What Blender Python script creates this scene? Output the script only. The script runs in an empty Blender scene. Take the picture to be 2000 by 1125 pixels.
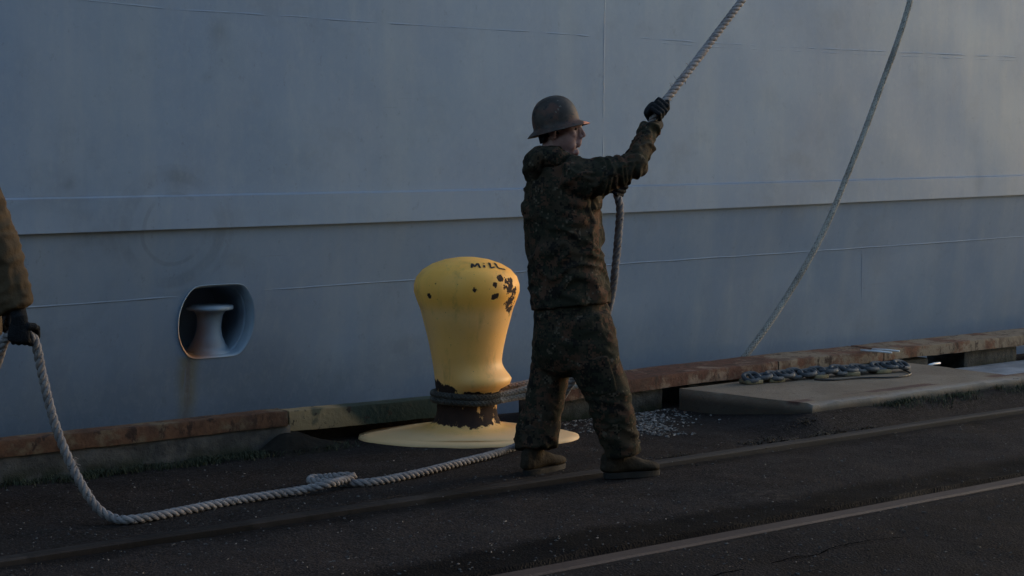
import bpy, bmesh, math, random
import numpy as np
from mathutils import Vector, Matrix, noise
from mathutils.bvhtree import BVHTree
random.seed(7)
SC = bpy.context.scene
COL = SC.collection
rad = math.radians
V = Vector

# ------------------------------------------------------------------ camera
FPX, CAM_H = 3400.0, 1.6                       # focal length in pixels of the 2000 px photo
PITCH = math.atan2(275, FPX)
RGT = V((.794, -.6079, 0)).normalized()
FWH = V((-RGT.y, RGT.x, 0))
UPV = V((0, 0, 1))
FWD = FWH * math.cos(PITCH) - UPV * math.sin(PITCH)
CUP = UPV * math.cos(PITCH) + FWH * math.sin(PITCH)
CAM = V((0, 0, CAM_H))
cd = bpy.data.cameras.new('camera'); cam = bpy.data.objects.new('camera', cd); COL.objects.link(cam)
cd.sensor_width = 36; cd.lens = FPX / 2000 * 36; cd.clip_start = .05; cd.clip_end = 1000
m = Matrix((RGT, CUP, -FWD)).transposed().to_4x4(); m.translation = CAM
cam.matrix_world = m
SC.camera = cam

# ------------------------------------------------------------------ light
SUN_EL, SUN_AZ = 9.0, 2.0                      # azimuth measured from +x towards +y
w = bpy.data.worlds.new('World'); SC.world = w; w.use_nodes = True
nt = w.node_tree; bg = nt.nodes['Background']
sky = nt.nodes.new('ShaderNodeTexSky'); sky.sky_type = 'NISHITA'; sky.sun_disc = False
sky.sun_elevation = rad(SUN_EL); sky.sun_rotation = rad(90 - SUN_AZ)
sky.air_density = 1.0; sky.dust_density = 1.5; sky.ozone_density = 1.8
nt.links.new(sky.outputs[0], bg.inputs[0]); bg.inputs[1].default_value = .10
sl = bpy.data.lights.new('sun', 'SUN'); so = bpy.data.objects.new('sun', sl); COL.objects.link(so)
sl.energy = .16; sl.angle = rad(20); sl.color = (1, .82, .68)
sdir = V((math.cos(rad(SUN_AZ)) * math.cos(rad(SUN_EL)), math.sin(rad(SUN_AZ)) * math.cos(rad(SUN_EL)), math.sin(rad(SUN_EL))))
so.rotation_euler = sdir.to_track_quat('Z', 'Y').to_euler()
so.location = (20, -20, 20)
SC.view_settings.view_transform = 'Standard'; SC.view_settings.look = 'None'
SC.view_settings.gamma = 1; SC.view_settings.exposure = 2.32

# ------------------------------------------------------------------ geometry of the view
def ray(px, py): return FWD + RGT * ((px - 1000) / FPX) - CUP * ((py - 562.5) / FPX)
def on_z(px, py, z=0.0):
    v = ray(px, py); return CAM + v * ((z - CAM_H) / v.z)
def on_y(px, py, y):
    v = ray(px, py); return CAM + v * (y / v.y)
def at_d(px, py, d): return CAM + ray(px, py) * d
def depth(p): return (V(p) - CAM).dot(FWD)
ROT_RF = Matrix((RGT, FWH, UPV)).transposed().to_4x4()     # local x = right in the view, y = away
YAW = math.atan2(RGT.y, RGT.x)

# ------------------------------------------------------------------ object helpers
def put(name, me, mt=None, parent=None, smooth=True):
    o = bpy.data.objects.new(name, me); COL.objects.link(o)
    if mt is not None:
        if len(me.materials) == 0: me.materials.append(mt)
    if parent is not None: o.parent = parent
    if smooth and len(me.polygons):
        me.polygons.foreach_set('use_smooth', [True] * len(me.polygons))
    return o
def from_bm(name, bm, mt=None, parent=None, smooth=True, recalc=True):
    if recalc: bmesh.ops.recalc_face_normals(bm, faces=bm.faces)
    me = bpy.data.meshes.new(name); bm.to_mesh(me); bm.free()
    return put(name, me, mt, parent, smooth)
def tag(o, label=None, cat=None, group=None, kind=None):
    if label: o['label'] = label
    if cat: o['category'] = cat
    if group: o['group'] = group
    if kind: o['kind'] = kind
    return o
def empty(name, loc, rz=0.0):
    o = bpy.data.objects.new(name, None); COL.objects.link(o)
    o.location = loc; o.rotation_euler = (0, 0, rz); return o
def auto_smooth(o, ang=35):
    me = o.data
    bm = bmesh.new(); bm.from_mesh(me)
    for e in bm.edges:
        if len(e.link_faces) == 2 and e.calc_face_angle(0) > rad(ang): e.smooth = False
    bm.to_mesh(me); bm.free(); return o

def catmull(pts, step):
    P = [V(p) for p in pts]; P = [P[0] * 2 - P[1]] + P + [P[-1] * 2 - P[-2]]
    out = []
    for i in range(1, len(P) - 2):
        a, b, c, d = P[i - 1:i + 3]
        n = max(2, int((c - b).length / step))
        for k in range(n):
            t = k / n
            out.append(.5 * ((2 * b) + (c - a) * t + (2 * a - 5 * b + 4 * c - d) * t * t + (3 * b - a - 3 * c + d) * t ** 3))
    out.append(P[-2]); 
    res = [out[0]]; acc = 0                                   # even spacing
    for p in out[1:]:
        while (p - res[-1]).length >= step:
            res.append(res[-1] + (p - res[-1]).normalized() * step)
    res.append(out[-1]); return res
def frames(P):
    T = [(P[min(i + 1, len(P) - 1)] - P[max(i - 1, 0)]).normalized() for i in range(len(P))]
    u = T[0].orthogonal().normalized(); out = []
    for t in T:
        u = (u - t * u.dot(t)).normalized(); out.append((t, u, t.cross(u)))
    return out
def tube(bm, P, r, seg=8, cap=True):
    rr = r if isinstance(r, (list, tuple)) else [r] * len(P)
    F = frames(P); rows = []
    for (t, u, v), p, q in zip(F, P, rr):
        rows.append([bm.verts.new(p + (u * math.cos(2 * math.pi * k / seg) + v * math.sin(2 * math.pi * k / seg)) * q) for k in range(seg)])
    for a, b in zip(rows, rows[1:]):
        for k in range(seg): bm.faces.new((a[k], a[(k + 1) % seg], b[(k + 1) % seg], b[k]))
    if cap:
        bm.faces.new(rows[0][::-1]); bm.faces.new(rows[-1])
def rope_bm(bm, pts, r, pitch=None, strands=3, step=None, seg=7, braid=False, fuzz=0, fuzz_len=.02, phase=0):
    pitch = pitch or r * 5
    step = step or pitch / 10
    P = catmull(pts, step); F = frames(P)
    n = strands
    for s in range(n):
        sg = 1 if (not braid or s % 2 == 0) else -1
        Q = []
        for i, (p, (t, u, v)) in enumerate(zip(P, F)):
            a = sg * 2 * math.pi * (i * step / pitch) + 2 * math.pi * s / n + phase
            if braid:
                q = r * (.73 + .08 * math.sin(a * n / 2 + (0 if sg > 0 else math.pi)))
            else: q = r * .5
            Q.append(p + (u * math.cos(a) + v * math.sin(a)) * q)
        tube(bm, Q, r * (.29 if braid else .56), seg)
    if braid: tube(bm, P[::2], r * .80, 10)
    for k in range(fuzz):                                   # loose fibres
        i = random.randrange(2, len(P) - 2); t, u, v = F[i]; a = random.random() * 6.283
        dr = u * math.cos(a) + v * math.sin(a)
        b = P[i] + dr * r * .9; L = fuzz_len * random.uniform(.4, 1.3)
        e = b + dr * L * .6 + t * L * random.uniform(-.8, .8); mid = (b + e) / 2 + v * random.uniform(-.3, .3) * L
        tube(bm, [b, mid, e], r * .035, 3)

def box(bm, lo, hi, jit=0):
    vs = [bm.verts.new((x, y, z)) for x in (lo[0], hi[0]) for y in (lo[1], hi[1]) for z in (lo[2], hi[2])]
    for f in ((0, 1, 3, 2), (4, 6, 7, 5), (0, 4, 5, 1), (2, 3, 7, 6), (0, 2, 6, 4), (1, 5, 7, 3)):
        bm.faces.new([vs[i] for i in f])
    return vs
def bevel_bm(bm, w, seg=2):
    bmesh.ops.bevel(bm, geom=bm.edges[:], offset=w, segments=seg, affect='EDGES', profile=.6)
def rough_box(name, lo, hi, bev, amp, mt, parent=None, cuts=.06, sc=9):
    """a box with rounded, chipped edges"""
    nx, ny, nz = [max(1, min(60, int((b - a) / cuts))) for a, b in zip(lo, hi)]
    bm = bmesh.new(); box(bm, lo, hi); bmesh.ops.recalc_face_normals(bm, faces=bm.faces)
    bevel_bm(bm, bev, 2)
    for ax, n in ((0, nx), (1, ny), (2, nz)):
        for k in range(1, n):
            co = V((0, 0, 0)); co[ax] = lo[ax] + (hi[ax] - lo[ax]) * k / n
            no = V((0, 0, 0)); no[ax] = 1
            bmesh.ops.bisect_plane(bm, geom=bm.verts[:] + bm.edges[:] + bm.faces[:], plane_co=co, plane_no=no)
    bm.normal_update()
    for v_ in bm.verts:
        p = v_.co
        d = noise.noise(p * sc) * amp + noise.noise(p * sc * 3.1) * amp * .5
        v_.co += v_.normal * d
    return auto_smooth(from_bm(name, bm, mt, parent), 50)

# blobs: overlapping closed tubes fused into one surface
def limb(bm, pts, side=V((0, 1, 0)), seg=18, cap=.6):
    C = [V(p[0]) for p in pts]; R = [(p[1], p[2] if len(p) > 2 else p[1]) for p in pts]
    n = len(C)
    T = [(C[min(i + 1, n - 1)] - C[max(i - 1, 0)]).normalized() for i in range(n)]
    rows = []
    def ring(c, t, ru, rv):
        u = (side - t * side.dot(t))
        u = u.normalized() if u.length > 1e-3 else t.orthogonal().normalized()
        v = t.cross(u)
        rows.append([bm.verts.new(c + u * math.cos(6.28318 * k / seg) * ru + v * math.sin(6.28318 * k / seg) * rv) for k in range(seg)])
    m0 = min(R[0]); m1 = min(R[-1])
    ring(C[0] - T[0] * m0 * cap, T[0], R[0][0] * .45, R[0][1] * .45)
    ring(C[0] - T[0] * m0 * cap * .6, T[0], R[0][0] * .8, R[0][1] * .8)
    for c, t, q in zip(C, T, R): ring(c, t, *q)
    ring(C[-1] + T[-1] * m1 * cap * .6, T[-1], R[-1][0] * .8, R[-1][1] * .8)
    ring(C[-1] + T[-1] * m1 * cap, T[-1], R[-1][0] * .45, R[-1][1] * .45)
    for a, b in zip(rows, rows[1:]):
        for k in range(seg): bm.faces.new((a[k], a[(k + 1) % seg], b[(k + 1) % seg], b[k]))
    bm.faces.new(rows[0][::-1]); bm.faces.new(rows[-1])
def ball(bm, c, r, M=None):
    r = (r, r, r) if not isinstance(r, (tuple, list)) else r
    res = bmesh.ops.create_icosphere(bm, subdivisions=3, radius=1)
    for v_ in res['verts']:
        p = V((v_.co.x * r[0], v_.co.y * r[1], v_.co.z * r[2]))
        if M is not None: p = M @ p
        v_.co = p + V(c)
def fuse(bm, voxel, smooth=4, fac=.5):
    bmesh.ops.recalc_face_normals(bm, faces=bm.faces)
    me = bpy.data.meshes.new('tmp'); bm.to_mesh(me); bm.free()
    o = bpy.data.objects.new('tmp', me); COL.objects.link(o)
    r = o.modifiers.new('r', 'REMESH'); r.mode = 'VOXEL'; r.voxel_size = voxel
    if smooth:
        s = o.modifiers.new('s', 'SMOOTH'); s.iterations = smooth; s.factor = fac
    dg = bpy.context.evaluated_depsgraph_get()
    out = bpy.data.meshes.new_from_object(o.evaluated_get(dg))
    bpy.data.objects.remove(o); bpy.data.meshes.remove(me)
    return out
def displace(me, fn):
    bm = bmesh.new(); bm.from_mesh(me); bm.normal_update()
    ds = [fn(v_.co, v_.normal) for v_ in bm.verts]
    for v_, d in zip(bm.verts, ds): v_.co += v_.normal * d
    for _ in range(2): bmesh.ops.smooth_vert(bm, verts=bm.verts[:], factor=.5, use_axis_x=True, use_axis_y=True, use_axis_z=True)
    bm.to_mesh(me); bm.free(); return me

# ------------------------------------------------------------------ material helpers
class MT:
    def __init__(s, name, rough=.7, metal=0.0, spec=.5):
        s.m = bpy.data.materials.new(name); s.m.use_nodes = True; s.t = s.m.node_tree
        s.b = s.t.nodes['Principled BSDF']
        s.b.inputs['Roughness'].default_value = rough; s.b.inputs['Metallic'].default_value = metal
        s.b.inputs['Specular IOR Level'].default_value = spec
        s.co = s.n('ShaderNodeTexCoord').outputs['Object']
    def n(s, typ, **kw):
        nd = s.t.nodes.new(typ)
        for k, v_ in kw.items(): setattr(nd, k, v_)
        return nd
    def link(s, a, b): s.t.links.new(a, b)
    def _in(s, sock, v_):
        if hasattr(v_, 'is_output'): s.link(v_, sock)
        elif isinstance(v_, (tuple, list)) and len(v_) == 3 and sock.type == 'RGBA': sock.default_value = (*v_, 1)
        else: sock.default_value = v_
    def map(s, scale=(1, 1, 1), loc=(0, 0, 0), rot=(0, 0, 0), src=None):
        nd = s.n('ShaderNodeMapping'); s.link(src or s.co, nd.inputs[0])
        nd.inputs['Scale'].default_value = scale if isinstance(scale, tuple) else (scale,) * 3
        nd.inputs['Location'].default_value = loc; nd.inputs['Rotation'].default_value = rot
        return nd.outputs[0]
    def noise(s, scale, detail=4, rough=.55, vec=None, dist=0):
        nd = s.n('ShaderNodeTexNoise'); s.link(vec or s.co, nd.inputs['Vector'])
        nd.inputs['Scale'].default_value = scale; nd.inputs['Detail'].default_value = detail
        nd.inputs['Roughness'].default_value = rough; nd.inputs['Distortion'].default_value = dist
        return nd.outputs[0]
    def voro(s, scale, vec=None, feature='F1', out='Distance', rnd=1):
        nd = s.n('ShaderNodeTexVoronoi', feature=feature); s.link(vec or s.co, nd.inputs['Vector'])
        nd.inputs['Scale'].default_value = scale; nd.inputs['Randomness'].default_value = rnd
        return nd.outputs[out]
    def ramp(s, x, a, b, lo=0.0, hi=1.0):
        nd = s.n('ShaderNodeMapRange', interpolation_type='SMOOTHSTEP'); s._in(nd.inputs[0], x)
        nd.inputs[1].default_value = a; nd.inputs[2].default_value = b
        nd.inputs[3].default_value = lo; nd.inputs[4].default_value = hi
        return nd.outputs[0]
    def math(s, op, a, b=0.0, c=0.0):
        nd = s.n('ShaderNodeMath', operation=op)
        s._in(nd.inputs[0], a); s._in(nd.inputs[1], b); s._in(nd.inputs[2], c); return nd.outputs[0]
    def mul(s, *a):
        r = a[0]
        for x in a[1:]: r = s.math('MULTIPLY', r, x)
        return r
    def add(s, a, b): return s.math('ADD', a, b)
    def inv(s, a): return s.math('SUBTRACT', 1.0, a)
    def mx(s, a, b): return s.math('MAXIMUM', a, b)
    def mix(s, fac, a, b, mode='MIX'):
        nd = s.n('ShaderNodeMix', data_type='RGBA', blend_type=mode)
        s._in(nd.inputs[0], fac); s._in(nd.inputs[6], a); s._in(nd.inputs[7], b); return nd.outputs[2]
    def xyz(s, vec=None):
        nd = s.n('ShaderNodeSeparateXYZ'); s.link(vec or s.co, nd.inputs[0]); return nd.outputs
    def dist(s, p, vec=None):
        nd = s.n('ShaderNodeVectorMath', operation='DISTANCE'); s.link(vec or s.co, nd.inputs[0]); nd.inputs[1].default_value = p
        return nd.outputs['Value']
    def color(s, c): s._in(s.b.inputs['Base Color'], c); return s
    def rough(s, c): s._in(s.b.inputs['Roughness'], c); return s
    def bump(s, h, strength=.3, dist=.01):
        nd = s.n('ShaderNodeBump'); nd.inputs['Strength'].default_value = strength; nd.inputs['Distance'].default_value = dist
        s._in(nd.inputs['Height'], h); s.link(nd.outputs[0], s.b.inputs['Normal']); return s
    def warp(s, amp, scale, vec=None):
        nd = s.n('ShaderNodeTexNoise'); s.link(vec or s.co, nd.inputs['Vector']); nd.inputs['Scale'].default_value = scale
        a = s.n('ShaderNodeVectorMath', operation='SUBTRACT'); s.link(nd.outputs[1], a.inputs[0]); a.inputs[1].default_value = (.5, .5, .5)
        b = s.n('ShaderNodeVectorMath', operation='SCALE'); s.link(a.outputs[0], b.inputs[0]); b.inputs[3].default_value = amp
        c = s.n('ShaderNodeVectorMath', operation='ADD'); s.link(vec or s.co, c.inputs[0]); s.link(b.outputs[0], c.inputs[1])
        return c.outputs[0]

YH = 8.70                                       # hull plane
YQ = 8.30                                       # quay edge

# ---- hull paint
M = MT('hull_paint', .42, 0, .5)
X, Y, Z = M.xyz()
base = M.mix(M.ramp(M.noise(.55, 5, .6), .3, .7), (.134, .188, .266), (.170, .224, .294))
streak = M.ramp(M.noise(1.0, 5, .6, M.map((3.2, 1, .22))), .42, .75)
base = M.mix(M.mul(streak, .5), base, (.225, .258, .287))
strk2 = M.ramp(M.noise(1.0, 4, .6, M.map((7, 1, .3), (3, 0, 5))), .55, .8)
base = M.mix(M.mul(strk2, .22), base, (.122, .148, .185))
blot = M.ramp(M.noise(1.7, 4, .6, M.map((1, 1, 1.6), (4, 2, 1))), .58, .74)
base = M.mix(M.mul(blot, .40), base, (.115, .145, .18))
wv = M.warp(.05, 3)
def ringmask(px, py, r, wd):
    c = on_y(px, py, YH); c.y = 0
    d_ = M.dist((c.x, 0, c.z), M.map((1, 0, 1), src=wv))
    return M.ramp(M.math('ABSOLUTE', M.math('SUBTRACT', d_, r)), wd * .4, wd, 1, 0)
brk = M.ramp(M.noise(3.5, 3), .38, .62)
for px, py, r, wd, k in ((338, 448, .29, .045, .34), (340, 448, .19, .016, .34), (340, 452, .35, .02, .15), (100, 530, .36, .06, .22), (545, 470, .40, .03, .08)):
    base = M.mix(M.mul(ringmask(px, py, r, wd), brk, k), base, (.09, .112, .14))
for px, py, r, k in ((430, 65, .11, .55), (350, 350, .12, .5), (128, 352, .07, .5), (405, 150, .06, .3), (500, 195, .07, .22), (1500, 190, .16, .2), (1120, 60, .13, .2), (1905, 355, .13, .4), (560, 420, .1, .2), (970, 600, .3, .25), (1180, 640, .25, .22), (1550, 640, .4, .25)):
    c = on_y(px, py, YH)
    d_ = M.dist((c.x, 0, c.z), M.map((1, 0, 1), src=M.warp(.16, 4)))
    base = M.mix(M.mul(M.ramp(d_, 0, r, 1, 0), k), base, (.094, .118, .147))
fine = M.ramp(M.noise(2.2, 7, .72, M.map((1.5, 1, 1.1), (8, 0, 3))), .50, .68)
base = M.mix(M.mul(fine, .30), base, (.12, .155, .20))
lite_ = M.ramp(M.noise(3.0, 6, .68, M.map((1.6, 1, .5), (1, 0, 9))), .56, .74)
base = M.mix(M.mul(lite_, .45), base, (.23, .27, .30))
scr = M.ramp(M.noise(1.0, 3, .6, M.map((2.2, 1, 90), (0, 0, 2), (0, .04, 0))), .66, .72)
base = M.mix(M.mul(scr, M.ramp(M.noise(1.4, 3, .5, M.map(1.0, (5, 5, 5))), .5, .6), .35), base, (.10, .125, .155))
# rust weeping below the recess
c = on_y(374, 700, YH + .09)
sx = M.math('ABSOLUTE', M.math('SUBTRACT', M.add(X, M.mul(M.math('SUBTRACT', M.noise(6, 2), .5), .06)), c.x - .004))
fall = M.mul(M.ramp(Z, c.z - .62, c.z - .05, 0, 1), M.ramp(Z, c.z - .01, c.z + .03, 1, 0))
rs = M.mul(M.ramp(sx, .01, .10, 1, 0), fall, M.ramp(M.noise(9, 3, .5, M.map((4, 1, .5))), .2, .5))
base = M.mix(M.mul(rs, .95), base, (.15, .118, .035))
rs2 = M.mul(M.ramp(sx, .0, .028, 1, 0), fall)
base = M.mix(M.mul(rs2, .8), base, (.10, .06, .03))
low_shade = M.mul(M.ramp(M.add(Z, M.mul(M.math('SUBTRACT', M.noise(2.2, 5, .6, M.map((1, 1, .5))), .5), .8)), .25, .62, 1, 0), M.ramp(M.noise(1.1, 4, .6), .3, .6, .35, 1))
base = M.mix(M.mul(low_shade, M.ramp(X, 5.5, 8.5, .62, .2)), base, (.08, .11, .152))  # lower hull's shade painted into the colour, with grime blotches, strongest at left
base = M.mix(M.mul(M.ramp(M.noise(26, 6, .8, M.map((1, 1, .6))), .48, .62), .16), base, (.24, .28, .31))
base = M.mix(M.mul(M.ramp(M.noise(17, 6, .8, M.map((1, 1, .7), (3, 3, 3))), .58, .68), .35), base, (.085, .11, .145))
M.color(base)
M.rough(M.ramp(M.noise(1.3, 4), .3, .7, .36, .52))
hb = M.add(M.mul(M.noise(1.4, 2, .4), .75), M.add(M.mul(M.noise(9, 3), .035), M.mul(M.noise(90, 2), .006)))
M.bump(hb, .5, .03)
HULL = M.m
M = MT('recess_paint', .55); X, Y, Z = M.xyz()
rc = on_y(368, 684, YH + .10)
rr = M.mul(M.ramp(M.dist((rc.x, .18, rc.z + .02), M.warp(.1, 6)), .07, .25, 1, 0), 1.0)
M.color(M.mix(rr, M.mix(M.noise(5), (.22, .275, .335), (.26, .315, .36)), (.20, .075, .022)))
M.bump(M.noise(20), .2); RECESS = M.m

# ---- ground
M = MT('asphalt', .92, 0, .06); X, Y, Z = M.xyz()
big = M.ramp(M.noise(.8, 5, .6), .35, .65)
base = M.mix(big, (0.0083, 0.0071, 0.0069), (0.0135, 0.0117, 0.0112))
side = M.ramp(M.add(Y, M.mul(M.noise(2), .25)), 6.35, 6.75)
base = M.mix(M.mul(side, .8), base, M.mix(M.noise(3, 5), (0.0076, 0.0061, 0.0051), (0.0142, 0.0114, 0.0094)))
mott = M.ramp(M.noise(3.3, 6, .65), .40, .66)
base = M.mix(M.mul(mott, .65), base, (0.0191, 0.0168, 0.0162))
fl_ = M.ramp(M.noise(34, 4, .8), .50, .64)
base = M.mix(M.mul(fl_, .55), base, (0.0277, 0.0244, 0.0224))
dk_ = M.ramp(M.noise(26, 4, .7, M.map(1.0, (4, 7, 0))), .52, .66)
base = M.mix(M.mul(dk_, .5), base, (0.0046, 0.0040, 0.0040))
gr = M.voro(120, out='Color')
base = M.mix(M.mul(M.ramp(M.xyz(gr)[0], .45, .95), .65), base, (0.0343, 0.0310, 0.0290))
sp = M.mul(M.ramp(M.xyz(M.voro(75, out='Color'))[1], .955, .985), M.ramp(M.voro(75), .1, .4, 1, 0))
base = M.mix(M.mul(sp, .7), base, (0.1056, 0.0990, 0.0924))
# black tar beside the near rail and along the flangeway
ty = M.math('ABSOLUTE', M.math('SUBTRACT', M.add(Y, M.mul(M.math('SUBTRACT', M.noise(1.6, 4), .5), .42)), 5.31))
base = M.mix(M.mul(M.ramp(ty, .10, .27, 1, 0), .97), base, (0.0033, 0.0030, 0.0030))
ty2 = M.math('ABSOLUTE', M.math('SUBTRACT', M.add(Y, M.mul(M.math('SUBTRACT', M.noise(2.6, 4), .5), .25)), 6.42))
base = M.mix(M.mul(M.ramp(ty2, .03, .16, 1, 0), .7), base, (0.0040, 0.0034, 0.0033))
# scrubbed pale patch
pc = on_z(1490, 972)
pp = M.ramp(M.dist((pc.x, pc.y, 0), M.map((1, 1, 0), src=M.warp(.25, 5))), .02, .20, 1, 0)
base = M.mix(M.mul(pp, M.ramp(M.noise(22, 4), .42, .6), .8), base, (0.0409, 0.0343, 0.0297))
# near side darkened in colour to offset brighter sky light, then its cracks
base = M.mix(M.mul(M.ramp(M.add(Y, M.mul(M.noise(2.5), .2)), 4.9, 5.3, 1, 0), .50), base, (.004, .0036, .0038))
crk = M.ramp(M.voro(.55, M.warp(.5, 2.2, M.map((1, 1, 0), (3.2, 1.1, 0))), 'DISTANCE_TO_EDGE'), .0, .012, 1, 0)
near = M.ramp(Y, 4.6, 5.0, 1, 0)
base = M.mix(1.0, base, (1.42, 1.26, 1.18), 'MULTIPLY')
base = M.mix(M.mul(crk, near, .85), base, (.004, .004, .004))
M.color(base)
M.bump(M.add(M.add(M.mul(M.noise(7, 4), .8), M.mul(M.noise(60, 4, .7), .5)), M.mul(M.voro(95), .45)), .75, .012)
M.rough(M.ramp(M.noise(3, 3), .3, .7, .72, .92))
ASPHALT = M.m

def simple(name, a, b, sc=8, rough=.7, metal=0, spec=.4, bs=.3, bsc=None, det=5):
    M = MT(name, rough, metal, spec)
    M.color(M.mix(M.ramp(M.noise(sc, det, .6), .3, .7), a, b))
    M.bump(M.noise(bsc or sc * 4, 4), bs, .01); return M.m
def rusty(name, paint, k=.5, dk=(.035, .017, .011), rust=(.12, .045, .02)):
    M = MT(name, .8, 0, .25)
    a = M.noise(4, 6, .65, M.map((1.2, 1, 1.4)))
    b = M.noise(22, 5, .65)
    base = M.mix(M.ramp(b, .35, .65), rust, tuple(c * .62 for c in rust))
    base = M.mix(M.ramp(M.add(a, M.mul(b, .25)), k, k + .14), base, paint)
    base = M.mix(M.ramp(M.noise(13, 6, .7, M.map((1, 1, .5), (5, 1, 1))), .53, .62), base, dk)
    base = M.mix(M.mul(M.ramp(M.noise(2.6, 5, .7, M.map((1, 1, .6), (2, 7, 1))), .52, .64), .8), base, tuple(c * 1.6 for c in dk))
    M.color(base); M.bump(M.add(b, M.mul(M.noise(60), .4)), .6, .01); return M.m
RUST_L = rusty('rusty_edge_steel', (.15, .105, .062), .62, rust=(.125, .058, .03))
RUST_R = rusty('rusty_orange_steel', (.19, .125, .085), .62, rust=(.10, .038, .022))
RUST_B = rusty('rusty_tan_steel', (.17, .125, .085), .52, rust=(.12, .045, .024))
M = MT('green_yellow_steel', .75, 0, .3); X, Y, Z = M.xyz()
c0 = on_y(660, 820, 8.05).x
band = M.ramp(M.add(X, M.mul(Z, 1.2)), c0 + .20, c0 + .30, 0, 1)
base = M.mix(band, (.23, .165, .085), (.016, .034, .026))
base = M.mix(M.mul(M.ramp(X, c0 - .10, c0 + .02, 1, 0), M.ramp(M.noise(7, 4), .52, .62), .8), base, (.03, .045, .032))
base = M.mix(M.ramp(M.noise(16, 6, .7), .57, .63), base, (.02, .015, .012))
M.color(base); M.bump(M.noise(30, 5), .5); GREENY = M.m
CONC = simple('weathered_concrete', (.075, .07, .062), (.125, .112, .098), 6, .88, 0, .25, .5, 30)
M = MT('mossy_concrete', .9, 0, .2); X, Y, Z = M.xyz()
base = M.mix(M.ramp(M.noise(7, 6, .65), .35, .65), (.04, .037, .032), (.085, .074, .062))
base = M.mix(M.mul(M.ramp(Z, .0, .09, 1, 0), M.ramp(M.noise(6, 4), .38, .55)), base, (.017, .021, .011))
M.color(base); M.bump(M.noise(28, 5, .7), .8, .015); MOSSC = M.m
M = MT('slab_concrete', .9, 0, .22); X, Y, Z = M.xyz()
base = M.mix(M.ramp(M.noise(2.5, 6, .62), .3, .7), (.150, .112, .080), (.205, .16, .118))
base = M.mix(M.ramp(M.noise(19, 6, .7), .6, .7), base, (.06, .05, .042))
rb = M.mul(M.ramp(M.math('ABSOLUTE', M.math('SUBTRACT', M.add(Y, M.mul(M.noise(3), .06)), 6.99)), .02, .06, 1, 0), M.ramp(Z, .10, .12), M.ramp(M.noise(2.6, 3), .42, .56))
base = M.mix(M.mul(rb, .85), base, (.085, .04, .033))
edge = M.mul(M.ramp(M.add(Y, M.mul(M.noise(8), .05)), 6.86, 6.92, 1, 0), M.ramp(Z, .085, .115))
base = M.mix(M.mul(edge, .6), base, (.25, .23, .21))
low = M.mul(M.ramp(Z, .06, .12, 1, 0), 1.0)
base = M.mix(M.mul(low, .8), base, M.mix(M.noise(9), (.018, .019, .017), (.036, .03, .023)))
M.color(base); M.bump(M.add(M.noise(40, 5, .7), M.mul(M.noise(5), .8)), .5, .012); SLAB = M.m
PALE = simple('pale_concrete', (.13, .14, .155), (.24, .25, .265), 5, .8, 0, .25, .4, 30)
M = MT('worn_rail_steel', .7, .05, .15)
base = M.mix(M.ramp(M.noise(2.2, 5, .6), .3, .7), (.020, .0145, .012), (.042, .033, .028))
base = M.mix(M.ramp(M.noise(1.6, 6, .7, M.map((1, 1, 1), (4, 0, 0))), .50, .60, 0, .75), base, (.011, .0085, .007))
X, Y, Z = M.xyz(); base = M.mix(M.ramp(X, 5.2, 6.4, .0, .55), base, (.050, .042, .037))
M.color(base); M.bump(M.noise(60, 5), .4, .006); RAIL = M.m
RAILB = simple('rusty_rail_steel', (.040, .0215, .015), (.062, .038, .027), 2.6, .7, .05, .4, .3, 60)

# ---- yellow bollard
M = MT('chipped_yellow_paint', .6, 0, .25); X, Y, Z = M.xyz()
yel = M.mix(M.ramp(M.noise(3.5, 5), .3, .7), (.90, .40, .065), (.95, .465, .09))
top = M.ramp(M.add(Z, M.mul(M.noise(5), .05)), .72, .80)
yel = M.mix(M.mul(M.inv(top), M.ramp(M.noise(2.5, 4), .3, .6, .35, .75)), yel, (.80, .445, .17))
yel = M.mix(M.mul(M.ramp(M.noise(7, 5, .6, M.map((1, 1, .4))), .52, .75), .35), yel, (.56, .33, .08))
grm = M.ramp(M.noise(9, 7, .72, M.map((1, 1, .35), (3, 3, 3))), .52, .70)
yel = M.mix(M.mul(grm, .45), yel, (.34, .20, .06))
spk = M.ramp(M.noise(55, 4, .7), .66, .70)
yel = M.mix(M.mul(spk, .7), yel, (.12, .07, .03))
flg = M.ramp(M.add(Z, M.mul(M.noise(8), .02)), .05, .075, 1, 0)
yel = M.mix(M.mul(flg, .75), yel, (.76, .48, .25))
neck = M.mul(M.ramp(Z, .055, .10, 0, 1), M.ramp(M.add(Z, M.mul(X, .24)), .265, .32, 1, 0))
nz = M.noise(14, 6, .68, M.map((1, 1, .55)))
chip = M.ramp(M.add(M.mul(neck, .36), M.mul(nz, 1.0)), .755, .80)
for p, r in (((.235, -.16, .86), .07), ((.27, -.12, .80), .07), ((.265, -.11, .72), .07), ((.20, -.20, .90), .045), ((.255, -.12, .66), .05), ((.06, -.28, .84), .035),
             ((.17, -.235, .80), .04), ((-.20, -.2, .80), .025), ((-.17, -.23, .87), .022), ((.16, -.22, .86), .025), ((-.02, -.42, .03), .035), ((.14, -.16, .93), .02), ((.12, -.19, .50), .018), ((.24, -.15, .76), .06)):
    g_ = M.ramp(M.dist(p), r * .3, r * 1.2, .34, 0)
    chip = M.mx(chip, M.ramp(M.add(g_, M.noise(26, 5, .65)), .73, .78))
fl = M.ramp(M.add(M.noise(17, 6, .7), M.mul(M.ramp(Z, .0, .07, 1, 0), .07)), .735, .76)
chip = M.mx(chip, fl)
base = M.mix(chip, yel, M.mix(M.noise(30, 4), (.014, .009, .008), (.05, .024, .014)))
M.color(base); M.rough(M.ramp(chip, 0, 1, .5, .9))
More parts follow.
